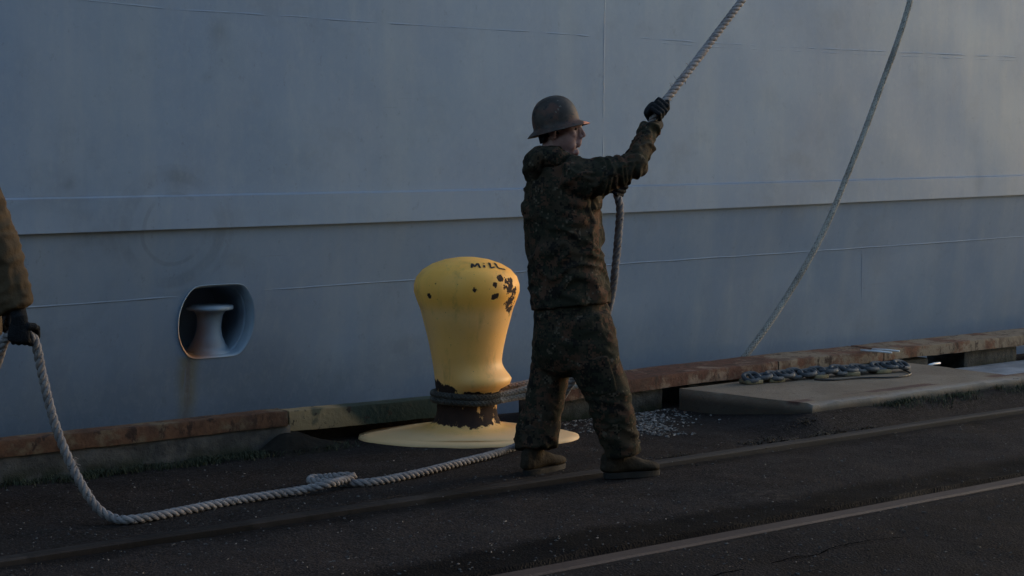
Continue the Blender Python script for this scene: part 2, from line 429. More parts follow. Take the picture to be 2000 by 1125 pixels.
M.bump(M.add(M.mul(M.inv(chip), .5), M.add(M.mul(M.noise(9), .5), M.mul(M.noise(70), .1))), .4, .008)
YELLOW = M.m

def ropemat(name, a, b, dark):
    M = MT(name, .9, 0, .2)
    base = M.mix(M.ramp(M.noise(14, 5, .65), .35, .65), a, b)
    base = M.mix(M.ramp(M.noise(3.5, 3), .5, .75), base, dark)
    base = M.mix(M.ramp(M.noise(70, 3, .7), .55, .68), base, tuple(c * .5 for c in dark))
    M.color(base); M.bump(M.noise(420, 2), .5, .003); return M.m
ROPEW = ropemat('white_fibre', (.20, .175, .165), (.28, .245, .23), (.15, .125, .115))
ROPEM = ropemat('grey_mooring_fibre', (.25, .222, .19), (.36, .325, .28), (.15, .13, .108))
ROPED = ropemat('dark_mooring_fibre', (.055, .048, .04), (.10, .09, .074), (.032, .027, .021))  # darker tone for the turns round the bollard neck

# ---- clothes
def camo(name):
    M = MT(name, .92, 0, .12)
    sn = M.n('ShaderNodeVectorMath', operation='SNAP'); M.link(M.warp(.01, 60), sn.inputs[0]); sn.inputs[1].default_value = (.009, .009, .009)
    q_ = sn.outputs[0]
    base = M.mix(M.ramp(M.noise(11, 5, .75, q_), .46, .50), (.040, .029, .018), (.022, .0205, .0125))
    base = M.mix(M.ramp(M.noise(10, 5, .8, M.map(1.0, (7, 3, 1), src=q_)), .54, .56), base, (.072, .037, .022))
    base = M.mix(M.ramp(M.noise(15, 5, .85, M.map(1.0, (2, 9, 6), src=q_)), .60, .62), base, (.088, .067, .045))
    base = M.mix(M.ramp(M.noise(12, 5, .85, M.map(1.0, (1, 8, 4), src=q_)), .54, .57, 0, .9), base, (.009, .0078, .0065))
    M.color(base); M.bump(M.add(M.noise(28, 5, .7), M.mul(M.noise(700, 2), .12)), .35, .010); return M.m
CAMO = camo('digital_camouflage_cloth')
CANVAS = simple('brown_canvas', (.062, .040, .022), (.088, .058, .032), 10, .9, 0, .15, .4, 60)
DENIM = simple('dark_trouser_cloth', (.02, .022, .028), (.03, .032, .04), 10, .9, 0, .15, .4, 60)
BLACK = simple('black_glove_fabric', (.006, .006, .007), (.012, .012, .013), 30, .85, 0, .2, .5, 140)
M = MT('skin', .55, 0, .4); X, Y, Z = M.xyz()
hd = at_d(1093, 255, 8.5)
M.color(M.mix(M.ramp(M.noise(30, 3), .3, .7), (.27, .145, .122), (.335, .18, .152))); M.b.inputs['Subsurface Weight'].default_value = .05
M.bump(M.noise(160, 2), .1, .002); SKIN = M.m
LIP = simple('lip_skin', (.20, .085, .075), (.24, .10, .09), 30, .5)
HAIR = simple('short_dark_hair', (.010, .008, .007), (.022, .017, .014), 60, .8, 0, .2, .8, 200)
EYE = simple('dark_eye', (.035, .022, .019), (.08, .055, .048), 90, .7, 0, .1)
BOOT = simple('tan_suede_boot', (.024, .0175, .0115), (.042, .031, .020), 12, .9, 0, .15, .5, 80)
SOLE = simple('boot_sole_rubber', (.009, .007, .006), (.016, .013, .010), 20, .85)
M = MT('scuffed_hat_paint', .62, .0, .3); X, Y, Z = M.xyz()
base = M.mix(M.ramp(M.noise(9, 5, .65), .38, .62), (.027, .020, .015), (.056, .042, .032))
base = M.mix(M.mul(M.ramp(M.noise(7, 4, .6, M.map(1.0, (3, 1, 2))), .47, .62), .75), base, (.095, .036, .020))
base = M.mix(M.ramp(M.noise(24, 5, .7, M.map(1.0, (1, 4, 2))), .58, .64), base, (.014, .013, .012))
base = M.mix(M.ramp(M.noise(30, 5, .7, M.map(1.0, (8, 4, 2))), .62, .68), base, (.15, .13, .105))
M.color(base); M.bump(M.noise(50, 4), .25, .004); HAT = M.m
ORANGE = simple('orange_brim_tip', (.80, .24, .10), (.88, .30, .14), 20, .55)
CHAINM = simple('galvanised_chain_steel', (.030, .032, .036), (.078, .081, .086), 14, .7, .25, .5, .4, 60)
WOOD = simple('weathered_wood', (.12, .10, .06), (.20, .165, .10), 9, .85, 0, .2, .5, 40)
CABLE = simple('black_cable_rubber', (.012, .012, .013), (.02, .02, .02), 20, .6)
WHITE = simple('white_plastic', (.55, .56, .58), (.68, .69, .70), 20, .4)
PEBBLE = simple('pale_stone', (.05, .045, .042), (.15, .138, .128), 30, .8)
SHELL = simple('pale_shell_grit', (.05, .046, .042), (.26, .24, .22), 60, .7)
GRASS = simple('dark_grass', (.022, .026, .011), (.045, .050, .022), 12, .8)
WEED = simple('dead_weed', (.045, .031, .019), (.075, .052, .033), 12, .9)
WATER = simple('harbour_water', (.006, .010, .012), (.010, .015, .017), 2, .08, 0, .5, .3, 3)
MUD = simple('dark_soil', (.013, .0105, .008), (.026, .021, .016), 9, .95, 0, .1, .8, 30)
INK = simple('black_marker', (.008, .008, .008), (.014, .013, .012), 30, .8)

# ------------------------------------------------------------------ ground
def fbm(x, y, s): return noise.fractal(V((x * s, y * s, 3.3)), 1.0, 2.0, 4)
ys = [-200, -80, -30, -12, -4] + [round(v_, 3) for v_ in np.arange(-2, 5.0, .25)] + [5.0, 5.038, 5.044, 5.143, 5.148, 5.21, 5.222, 5.26, 5.32, 5.40] + \
     [round(v_, 3) for v_ in np.arange(5.5, 6.36, .08)] + [6.36, 6.385, 6.40, 6.465, 6.475, 6.545, 6.55, 6.60] + [round(v_, 3) for v_ in np.arange(6.66, 8.0, .08)] + [8.02, 8.1, 8.2, YQ]
xs = [-200, -80, -30, -10, -4, -1, 0, .8] + [round(v_, 3) for v_ in np.arange(1.4, 12.6, .06)] + [13, 14, 16, 20, 30, 60, 200]
GROOVE = ((5.14, 5.222), (6.385, 6.475))
def gz(x, y):
    z = 0.012 * fbm(x, y, 1.1) + .006 * fbm(x, y, 5)
    for r0, r1 in ((5.02, 5.23), (6.36, 6.56)):
        if r0 <= y <= r1: z *= .25
    if 5.147 <= y <= 5.215: z -= .030
    if 5.042 <= y <= 5.145 or 6.473 <= y <= 6.547: z = -.03
    if 6.398 <= y <= 6.468: z -= .045
    if y > 7.5: z *= .5
    # soil banked up in front of the slab and along the edge
    k = max(0, min(1, (x - 6.95) / .5)); k = k * k * (3 - 2 * k)
    k *= math.exp(-((y - 6.80) / .13) ** 2) if y < 6.80 else max(0, 1 - (y - 6.80) / .75)
    z += k * (.078 + .02 * noise.noise(V((x * 3, y * 3, 5))))
    return z - .003
bm = bmesh.new(); rows = []
def gy(x, y):
    if 5.2 < y < 5.27 or 6.35 < y < 6.41: return y + .016 * noise.noise(V((x * 3.1, y * 2, 4))) + .010 * noise.noise(V((x * 11, y * 2, 4)))
    return y
for x in xs: rows.append([bm.verts.new((x, gy(x, y), gz(x, y))) for y in ys])
for a, b in zip(rows, rows[1:]):
    for j in range(len(ys) - 1): bm.faces.new((a[j], b[j], b[j + 1], a[j + 1]))
tag(from_bm('ground', bm, ASPHALT), 'dark worn asphalt quay apron', kind='structure')
bm = bmesh.new(); box(bm, (-200, YQ - .3, -6), (200, YQ - .004, -.05))
tag(from_bm('quay_wall', bm, CONC, smooth=False), 'vertical concrete face of the quay', kind='structure')
bm = bmesh.new(); bmesh.ops.create_grid(bm, x_segments=2, y_segments=2, size=200)
for v_ in bm.verts: v_.co = V((v_.co.x, v_.co.y + 200 + YQ - .2, -2.2))
tag(from_bm('water', bm, WATER), 'dark harbour water between quay and ship', kind='structure')

bm = bmesh.new()
for L_ in (((1380, 1130), (1500, 1098), (1580, 1085), (1650, 1066), (1700, 1058), (1760, 1052), (1820, 1051), (1890, 1060), (1950, 1072), (2040, 1088)), ((1180, 1150), (1260, 1128), (1380, 1130))):
    P = catmull([on_z(px, py) for px, py in L_], .02); pv = None
    for i_, p in enumerate(P):
        n_ = V((.25, .97, 0)); p = p + n_ * (.018 * noise.noise(V((p.x * 9, 1, 1))) + .006 * noise.noise(V((p.x * 40, 1, 1)))); w_ = .0035 + .003 * noise.noise(V((p.x * 20, 4, 1)))
        cur = [bm.verts.new((p.x + n_.x * k, p.y + n_.y * k, gz(p.x, p.y) + .004)) for k in (-w_, w_)]
        if pv: bm.faces.new((pv[0], cur[0], cur[1], pv[1]))
        pv = cur
tag(from_bm('road_crack', bm, simple('black_crack_dirt', (.0015, .0014, .0014), (.003, .0028, .0026), 20, 1, 0, 0), smooth=False), 'thin dark crack in the asphalt', kind='structure')

def rail(y0, y1, mt, label, zt):
    bm = bmesh.new()
    prof = [(y0, -.05), (y0, zt - .008), (y0 + .010, zt), (y1 - .010, zt), (y1, zt - .008), (y1, -.05)]
    X_ = [-60, -5, 0] + list(np.arange(1, 13, .15)) + [16, 60]; rows = []
    for x in X_:
        dz = .0025 * noise.noise(V((x * 1.3, y0, 0))); dy = .004 * noise.noise(V((x * .9, y0, 5)))
        rows.append([bm.verts.new((x, y + dy, z + dz)) for y, z in prof])
    for a, b in zip(rows, rows[1:]):
        for j in range(len(prof) - 1): bm.faces.new((a[j], b[j], b[j + 1], a[j + 1]))
    o = auto_smooth(from_bm('crane_rail', bm, mt), 20)
    return tag(o, label, 'rail')
rail(6.474, 6.546, RAIL, 'grey steel rail in the asphalt passing under the worker\'s boots', .006)
rail(5.047, 5.140, RAILB, 'brownish flat steel rail crossing the bottom right corner beside a black tar band', .004)

# ------------------------------------------------------------------ quay shed added unseen behind the camera, keeps low sky off the quay
blocker = tag(empty('unseen_sky_blocker', (-20, -3.5, 0)), 'long dark corrugated quay shed added unseen behind the camera to block low sky', 'blocker')
bm = bmesh.new(); rows = []
SX0, SX1, SHH = -60.0, 30.0, 7.5
n = 430
for i in range(n + 1):
    x = SX0 + (SX1 - SX0) * i / n; y = .06 * (1 if (i // 2) % 2 else 0)
    rows.append([bm.verts.new((x, y, 0)), bm.verts.new((x, y, SHH))])
for a, b in zip(rows, rows[1:]): bm.faces.new((a[0], b[0], b[1], a[1]))
for x in (SX0, SX1):
    bm.faces.new([bm.verts.new(p) for p in ((x, 0, 0), (x, 0, SHH), (x, -10, SHH + 2.5), (x, -20, SHH), (x, -20, 0))])
bm.faces.new([bm.verts.new(p) for p in ((SX0, -20, 0), (SX1, -20, 0), (SX1, -20, SHH), (SX0, -20, SHH))])
from_bm('blocker_wall', bm, simple('dark_blocker_cladding', (.05, .05, .05), (.07, .07, .07), 3), blocker, smooth=False)
bm = bmesh.new()
for y0, z0, y1, z1 in ((.3, SHH - .06, -10, SHH + 2.55), (-10, SHH + 2.55, -20.3, SHH - .06)):
    bm.faces.new([bm.verts.new(p) for p in ((SX0 - .3, y0, z0 + .03), (SX1 + .3, y0, z0 + .03), (SX1 + .3, y1, z1 + .03), (SX0 - .3, y1, z1 + .03))])
from_bm('blocker_roof', bm, simple('dark_blocker_roof', (.04, .04, .045), (.06, .06, .06), 3), blocker, smooth=False)

# ------------------------------------------------------------------ quay edge
def beam(name, x0, x1, yf, yb, z0, z1, mt, label, group=None, tilt=(0, 0), lip=.05):
    """steel edge channel: front flange, top plate"""
    n = max(2, int((x1 - x0) / .05)); rows = []; bm = bmesh.new()
    prof = [(yf + .016, z0 + .002), (yf + .016, z1 - .016), (yb, z1 - .016), (yb, z1), (yf + .008, z1), (yf, z1 - .008), (yf, z0)]
    prof = [(yf + .018, z0), (yf + .018, z1 - .018), (yb, z1 - .018), (yb, z1), (yf + .012, z1), (yf + .003, z1 - .003), (yf, z1 - .012), (yf, z0)]
    for i in range(n + 1):
        x = x0 + (x1 - x0) * i / n; t = i / n
        dz = tilt[0] * (1 - t) + tilt[1] * t + .006 * noise.noise(V((x * 1.7, z1, yf)))
        dy = .010 * noise.noise(V((x * 1.3, yf, 9)))
        dent = .008 * max(0, noise.noise(V((x * 5, 2, 7))))
        rows.append([bm.verts.new((x, y + dy + (dent if k in (5, 6, 7) else 0), z + dz + .004 * noise.noise(V((x * 9, k * 3.0, 1))))) for k, (y, z) in enumerate(prof)])
    L = len(prof)
    for a, b in zip(rows, rows[1:]):
        for j in range(L): bm.faces.new((a[j], b[j], b[(j + 1) % L], a[(j + 1) % L]))
    bm.faces.new(rows[0]); bm.faces.new(rows[-1][::-1])
    o = auto_smooth(from_bm(name, bm, mt), 30)
    return tag(o, label, 'edge beam', group)
xa = on_y(560, 820, 8.0).x
beam('edge_beam', -6, xa, 7.99, 8.10, .125, .205, RUST_L, 'rust orange steel edge strip on the mossy concrete upstand, left end of the quay')
xb0, xb1 = on_y(566, 820, 8.03).x, on_y(905, 820, 8.03).x
beam('edge_beam', xb0 + .004, xb1, 8.04, 8.14, .075, .185, GREENY, 'dented edge beam with peeling yellow and green paint left of the bollard', tilt=(.008, -.008))
xc0, xc1, xc2 = on_y(1075, 770, 7.82).x, on_y(1516, 715, 7.82).x, 22
RBEAM = beam('edge_beam', xc0, xc1 - .006, 7.80, 8.12, .135, .215, RUST_R, 'reddish brown rusty edge beam behind the slab, with a small black hole in its top', tilt=(-.012, .012))
beam('edge_beam', xc1 + .006, 9.15, 7.80, 8.12, .15, .225, RUST_B, 'tan and rust flaking edge beam carrying two white sticks')
beam('edge_beam', 9.16, xc2, 7.80, 8.10, .152, .228, RUST_B, 'dark rusty edge beam over the black gap at the right edge')
# hole in the right beam's top plate
h = on_z(1505, 704, .219)
bm = bmesh.new()
res = bmesh.ops.create_circle(bm, cap_ends=True, segments=20, radius=.05)
for v_ in bm.verts: v_.co = V((v_.co.x * 1.2 + h.x, v_.co.y * .9 + min(h.y, 8.04), .2175))
from_bm('bolt_hole', bm, CABLE, RBEAM)

# concrete upstand at left
bm = bmesh.new(); rows = []
X_ = list(np.arange(-6, 2, .5)) + list(np.arange(2, xa + .001, .05)) + [xa + .02]
for x in X_:
    prof = []
    for k, (y, z) in enumerate(((7.955, -.05), (7.965, .02), (7.985, .06), (7.995, .10), (8.00, .124), (8.05, .124), (8.30, .10), (8.30, -.05))):
        a = .018 if k < 4 else .004
        prof.append(bm.verts.new((x, y + a * noise.noise(V((x * 5, k * 1.3, 2))) + a * .7 * noise.noise(V((x * 14, k * 2.3, 2))), z + .006 * noise.noise(V((x * 7, k, 5))))))
    rows.append(prof)
for a, b in zip(rows, rows[1:]):
    for j in range(7): bm.faces.new((a[j], b[j], b[j + 1], a[j + 1]))
bm.faces.new(rows[-1])
tag(from_bm('kerb', bm, MOSSC), 'mossy crumbling concrete upstand under the rusty edge strip', kind='structure')
# earth bank where the upstand ends
bm = bmesh.new()
cx, cy = xa - .02, 7.96
N = 30
g2 = [[None] * N for _ in range(N)]
for i in range(N):
    for j in range(N):
        x = cx - .35 + .85 * i / (N - 1); y = cy - .38 + .6 * j / (N - 1)
        a = (x - cx) / (.26 if x > cx else .16); b = (y - cy) / (.12 if y < cy else .4)
        z = .105 * math.exp(-(a * a + b * b) * 1.1) + .012 * noise.noise(V((x * 14, y * 14, 0))) * min(1, math.exp(-(a * a + b * b)) * 3) - .012
        g2[i][j] = bm.verts.new((x, y, z))
for i in range(N - 1):
    for j in range(N - 1): bm.faces.new((g2[i][j], g2[i + 1][j], g2[i + 1][j + 1], g2[i][j + 1]))
tag(from_bm('ground_bank', bm, MUD), 'small bank of dark soil where the concrete upstand ends', kind='structure')
bm = bmesh.new(); box(bm, (xb0 - .05, 8.15, -.05), (xb1 + .1, 8.29, .12))  # dark sill added behind the beam so the shaded gap looks black
tag(from_bm('kerb', bm, MUD, smooth=False), 'dark recessed sill added under the green edge beam to blacken the gap', kind='structure')
# support blocks under the right-hand beams
def block(px0, px1, label, y0=7.84):
    x0, x1 = on_y(px0, 770, 7.84).x, on_y(px1, 770, 7.84).x
    o = rough_box('support_block', (x0, y0, -.03), (x1, 8.2, .130), .012, .006, MOSSC)
    tag(o, label, 'concrete block', 'blocks under the edge beams')
block(1085, 1294, 'concrete block under the beam right behind the worker\'s legs')
block(1345, 1812, 'long concrete block under the beam hidden by the slab and chain')
x0, x1 = on_y(1888, 700, 7.84).x, on_y(1990, 700, 7.84).x
tag(rough_box('support_block', (x0, 7.86, -.03), (x1, 8.2, .150), .012, .006, MOSSC), 'pale concrete block under the beam beside the black gap, at the right edge', 'concrete block', 'blocks under the edge beams')

# slab
sx0 = 7.25
bm = bmesh.new()
def slab_pts():
    fl = on_z(1590, 790, .125); bl = on_z(1318, 757, .13)
    return V((fl.x, 6.84, 0)), V((bl.x, 7.77, 0))
fl, bl = slab_pts()
nx, ny = 90, 26
rows = []
for i in range(nx + 1):
    row = []
    for j in range(ny + 1):
        t = (i / nx) ** 1.4; s = j / ny
        xl = fl.x * (1 - s) + bl.x * s
        x = xl + (9.36 - xl) * t; y = 6.84 + (7.77 - 6.84) * s
        z = .128 + .003 * noise.noise(V((x * 3, y * 3, 1)))
        if i == 0: z -= .010
        if j == 0: z -= .010 + .016 * max(0, noise.noise(V((x * 5, 0, 4)))) + .008 * noise.noise(V((x * 17, 0, 4))) 
        y += .012 * noise.noise(V((x * 5, 4, 4))) * (j < 1)
        x += .010 * noise.noise(V((y * 7, 4, 8))) * (i < 1)
        row.append(bm.verts.new((x, y, z)))
    rows.append(row)
for a, b in zip(rows, rows[1:]):
    for j in range(ny): bm.faces.new((a[j], b[j], b[j + 1], a[j + 1]))
def skirt(loop, off):
    prev = None
    cols = []
    for v_ in loop:
        c_ = [v_]
        for k, z in enumerate((.095, .05, .0, -.05)):
            p = v_.co + off * (.006 + .004 * noise.noise(V((v_.co.x * 9, v_.co.y * 9, z * 30))))
            c_.append(bm.verts.new((p.x, p.y, z)))
        cols.append(c_)
    for a, b in zip(cols, cols[1:]):
        for k in range(4): bm.faces.new((a[k], b[k], b[k + 1], a[k + 1]))
skirt(rows[0][::-1] + [r[0] for r in rows][1:], V((-.7, -.7, 0)))
skirt([r[-1] for r in rows], V((0, .2, 0)))
skirt(rows[-1], V((1, 0, 0)))
box(bm, (9.30, 6.845, -.05), (16, 6.985, .121))
tag(auto_smooth(from_bm('concrete_slab', bm, SLAB), 55), 'low weathered concrete slab carrying the grey chain, with a red brown stripe along its front', 'slab')
# pale apron beyond the slab's right end
bm = bmesh.new(); rows = []
for i in range(60):
    x = 9.35 + 7 * (i / 59) ** 1.5
    rows.append([bm.verts.new((x, 6.97 + (7.86 - 6.97) * j / 10, .030 + .006 * noise.noise(V((x * 3, j * .5, 2))))) for j in range(11)])
for a, b in zip(rows, rows[1:]):
    for j in range(10): bm.faces.new((a[j], b[j], b[j + 1], a[j + 1]))
tag(from_bm('pavement', bm, PALE), 'pale bluish concrete strip beyond the right end of the slab', kind='structure')

# ------------------------------------------------------------------ ship
ship = tag(empty('ship', (0, YH, -2)), 'grey painted ship hull with a recessed bitt moored along the quay', 'ship')
SH = V((0, YH, -2))
SHEAR = .15
def on_h(px, py, dy=0.0):
    p = on_y(px, py, YH)
    for _ in range(3): p = on_y(px, py, YH + dy + SHEAR * max(0, z_dark(p.x) - p.z))
    return p
def hz(px, py): p = on_y(px, py, YH); return p
bell = [on_y(px, py, YH - .0) for px, py in ((35, 458), (1000, 425), (2000, 380))]
lite = [on_y(px, py, YH - .0) for px, py in ((0, 388), (1000, 369), (2000, 342))]
def interp(P, x):
    P = sorted(P, key=lambda p: p.x)
    if x <= P[1].x: a, b = P[0], P[1]
    else: a, b = P[1], P[2]
    t = (x - a.x) / (b.x - a.x); t = max(-1.5, min(3, t))
    return a.z + (b.z - a.z) * t
def z_dark(x): return interp(bell, x)
def z_lite(x): return interp(lite, x)
# outline of the recess, in hull x,z
c0, c1 = on_h(422, 555), on_h(422, 699)
rx = (on_h(497, 627).x - on_h(347, 627).x) / 2 / 1.03; rcx = (on_h(497, 627).x + on_h(347, 627).x) / 2
rcz = (c0.z + c1.z) / 2; rz = (c0.z - c1.z) / 2 / 1.03
def recess(k):
    out = []
    for i in range(72):
        a = 2 * math.pi * i / 72
        ca, sa = math.cos(a), math.sin(a)
        e = 2 / 2.15
        x = rx * math.copysign(abs(ca) ** e, ca); z = rz * 1.20 * math.copysign(abs(sa) ** e, sa)
        lim = rz
        if abs(z) > lim - .03: z = math.copysign(lim - .03 + .03 * math.tanh((abs(z) - lim + .03) / .03), z)
        out.append((rcx + x * k, rcz + z * k))
    return out
LEFT, RIGHT, BOT, TOP = -40.0, 70.0, -3.0, 9.5
bm = bmesh.new()
# lower plating with the hole
bot = [bm.verts.new((x, 0, BOT)) for x in (LEFT, RIGHT)]
xsamp = [LEFT, -10, 0, 2, 4, 6, 8, 10, 13, 18, 30, RIGHT]
topv = [bm.verts.new((x, 0, z_dark(x) - .0)) for x in xsamp]
loop = bot + topv[::-1]
es = []
for a, b in zip(loop, loop[1:] + loop[:1]): es.append(bm.edges.new((a, b)))
hole = [bm.verts.new((x, 0, z)) for x, z in recess(1.0)]
for a, b in zip(hole, hole[1:] + hole[:1]): es.append(bm.edges.new((a, b)))
bmesh.ops.triangle_fill(bm, edges=es, use_beauty=True)
# overlapping belt: underside, face, chamfer, then the upper plating
BELT = .028
def strip(prof_fn):
    rows = [[bm.verts.new((x, y, z)) for y, z in prof_fn(x)] for x in xsamp]
    for a, b in zip(rows, rows[1:]):
        for j in range(len(a) - 1): bm.faces.new((a[j], b[j], b[j + 1], a[j + 1]))
strip(lambda x: [(.0, z_dark(x)), (-BELT, z_dark(x) + .001)])
strip(lambda x: [(-BELT, z_dark(x) + .001), (-BELT, z_lite(x) - .006)])
strip(lambda x: [(-BELT, z_lite(x) - .006), (-.006, z_lite(x) + .002)])
strip(lambda x: [(-.006, z_lite(x) + .002), (-.004, TOP)])
strip(lambda x: [(-.004, TOP), (6, TOP)])
bmesh.ops.recalc_face_normals(bm, faces=bm.faces)
# weld beads
def bead(pts, r, yoff=0.0, wob=.004):
    P = []
    Q = catmull([V((p.x, 0, p.z)) for p in pts], .05)
    for q_ in Q:
        P.append(V((q_.x, yoff + r * .35, q_.z + wob * noise.noise(V((q_.x * 4, q_.z * 4, 3))))))
    n_ = len(P)
    tube(bm, P, [r * min(1, .25 + i_ / 6, .25 + (n_ - 1 - i_) / 6) * (1 + .45 * noise.noise(V((p.x * 11, p.z * 11, 8)))) for i_, p in enumerate(P)], 8)
H_ = lambda L: [on_h(px, py) for px, py in L]
bead(H_([(-200, 612), (75, 599), (352, 579)]), .0055)
bead(H_([(492, 568), (815, 546), (1220, 515), (1480, 498), (2000, 462), (2300, 440)]), .005)
bead(H_([(-300, -25), (160, 0), (330, 18), (560, 31), (700, 42), (1000, 60), (1180, 72)]), .0065, -.003)
bead(H_([(1180, 70), (1500, 90), (2000, 112), (2400, 127)]), .0062, -.003)
bead(H_([(1184, 77), (1500, 97), (2000, 119), (2400, 134)]), .0055, -.003)
bead(H_([(1181, -300), (1180, 0), (1178, 150), (1176, 366)]), .0052, -.004, .002)
bead(H_([(1684, 488), (1682, 640), (1680, 760)]), .004)
bead(H_([(200, 6), (330, 16), (420, 26)]), .004, -.004)
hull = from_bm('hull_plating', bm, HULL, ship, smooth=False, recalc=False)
hull.location = (0, 0, 2)
for p in hull.data.polygons:
    if p.area < .01: p.use_smooth = True
# recess pocket: rolled lip, side walls, back
bm = bmesh.new(); rows = []
for k, y in ((1.03, -.001), (1.02, -.006), (1.0, -.004), (.975, .008), (.96, .022), (.95, .04), (.94, .07), (.915, .074), (.91, .085), (.90, .15), (.88, .40)):
    rows.append([bm.verts.new((x, y, z)) for x, z in recess(k)])
for a, b in zip(rows, rows[1:]):
    n = len(a)
    for j in range(n): bm.faces.new((a[j], a[(j + 1) % n], b[(j + 1) % n], b[j]))
bm.faces.new(rows[-1])
pocket = from_bm('recess_pocket', bm, RECESS, ship); pocket.location = (0, 0, 2); auto_smooth(pocket, 50)
# bitt in the recess
BD = .15
zf = rcz - rz * .94
bx = on_h(408, 640, BD).x
ztop = on_h(408, 595, BD).z
hh = ztop - zf
bm = bmesh.new(); seg = 32; rows = []
rp = (on_h(428, 640, BD).x - on_h(388, 640, BD).x) / 2 * 1.06
rc_ = (on_h(445, 600, BD).x - on_h(367, 600, BD).x) / 2 * 1.06
for r_, z in ((rp * 2.5, -.03), (rp * 2.4, .006), (rp * 1.85, .018), (rp * 1.45, .045), (rp * 1.15, .09), (rp, .14), (rp, hh * .62), (rp * 1.08, hh - .06), (rp * 1.3, hh - .035), (rc_ * .97, hh - .028), (rc_, hh - .018), (rc_ * .97, hh - .006), (rc_ * .7, hh)):
    rows.append([bm.verts.new((r_ * math.cos(6.28318 * k / seg), r_ * math.sin(6.28318 * k / seg) * (.75 if r_ > rp * 1.5 and z < .03 else 1), z)) for k in range(seg)])
for a, b in zip(rows, rows[1:]):
    for k in range(seg): bm.faces.new((a[k], a[(k + 1) % seg], b[(k + 1) % seg], b[k]))
bm.faces.new(rows[-1])
for v_ in bm.verts: v_.co += V((bx, BD, zf))
bitt = from_bm('recessed_bitt', bm, RECESS, ship); bitt.location = (0, 0, 2)
# the side falls in below the belt
for o in (hull, pocket, bitt):
    for v_ in o.data.vertices:
        v_.co.y += SHEAR * max(0, z_dark(v_.co.x) - v_.co.z)

# ------------------------------------------------------------------ bollard
bc = on_z(912, 853)
bol = tag(empty('mooring_bollard', bc, YAW), 'big yellow mushroom headed mooring bollard with chipped paint and black scrawl', 'bollard')
PROF = [(1.0, .001), (.997, .05), (.985, .122), (.962, .190), (.93, .243), (.89, .277), (.85, .291), (.81, .291), (.775, .280), (.71, .255), (.64, .237), (.57, .219), (.5, .204), (.43, .191), (.37, .182), (.33, .178), (.30, .1755), (.275, .172), (.25, .168), (.15, .166), (.115, .172), (.085, .187), (.066, .212), (.054, .26), (.044, .36), (.030, .48), (.020, .57), (.012, .60), (.0, .604), (-.02, .604)]
zz = np.array([p[0] for p in PROF][::-1]); rrs = np.array([p[1] for p in PROF][::-1])
bm = bmesh.new(); rows = []; seg = 96
zl = []
for (z0, r0), (z1, r1) in zip(PROF, PROF[1:]):
    n = max(1, int(math.hypot(z0 - z1, r0 - r1) / .018))
    for k in range(n): zl.append((z0 + (z1 - z0) * k / n, r0 + (r1 - r0) * k / n))
zl.append(PROF[-1])
TH0 = rad(-34)
for z, r_ in zl:
    row = []
    for k in range(seg):
        a = 2 * math.pi * k / seg
        da = (a - TH0 + math.pi) % (2 * math.pi) - math.pi
        zb = .315
        bz = math.exp(-((z - zb) / (.065 if z > zb else .036)) ** 2)
        q_ = r_ + .078 * bz * math.exp(-(da / 1.15) ** 4)
        if z > .6: q_ *= 1 + .012 * noise.noise(V((math.cos(a) * 1.3, math.sin(a) * 1.3, z * 2)))
        if r_ > .3: q_ *= 1 + (.05 * noise.noise(V((math.cos(a) * 1.4, math.sin(a) * 1.4, 4))) + .012 * noise.noise(V((math.cos(a) * 8, math.sin(a) * 8, 4)))) * min(1, (r_ - .3) / .25)
        fy = 1 - .40 * max(0, min(1, (r_ - .24) / .3))
        row.append(bm.verts.new((q_ * math.cos(a), q_ * math.sin(a) * fy, z)))
    rows.append(row)
for a, b in zip(rows, rows[1:]):
    for k in range(seg): bm.faces.new((a[k], b[k], b[(k + 1) % seg], a[(k + 1) % seg]))
bm.faces.new(rows[0])
bmesh.ops.recalc_face_normals(bm, faces=bm.faces)
bvh = BVHTree.FromBMesh(bm)
from_bm('bollard_casting', bm, YELLOW, bol)
MB = Matrix.Translation(bc) @ Matrix.Rotation(YAW, 4, 'Z'); MBi = MB.inverted()
def on_bol(px, py):
    o_ = MBi @ CAM; d_ = (MBi.to_3x3() @ ray(px, py)).normalized()
    hit, nrm, _, _ = bvh.ray_cast(o_, d_); return hit, nrm
bm = bmesh.new()
for st in ([(921, 519), (922, 511), (927, 517), (933, 510.5), (937.5, 519)], [(946, 518.5), (945.3, 514)], [(944.6, 511), (944.8, 510)], [(955.5, 509.5), (958.5, 519), (966, 516.5)], [(966, 509), (973, 518), (986, 519.5)]):
    st = [(x_, y_ + 4.5 + max(0, x_ - 955) * .09) for x_, y_ in st]
    P = []
    for (a, b), (c_, d_) in zip(st, st[1:]):
        for t in np.linspace(0, 1, 6)[:-1]: P.append((a + (c_ - a) * t, b + (d_ - b) * t))
    P.append(st[-1])
    Q = [h_ for h_ in (on_bol(*p) for p in P) if h_[0] is not None]
    for i in range(len(Q) - 1):
        (a, na), (b, nb) = Q[i], Q[i + 1]
        s = (b - a).normalized().cross(na).normalized() * (.0062 + .002 * noise.noise(a * 60))
        e = (b - a) * .15
        bm.faces.new([bm.verts.new(p) for p in (a - e - s + na * .0025, b + e - s + nb * .0025, b + e + s + nb * .0025, a - e + s + na * .0025)])
from_bm('lettering', bm, INK, bol, smooth=False)

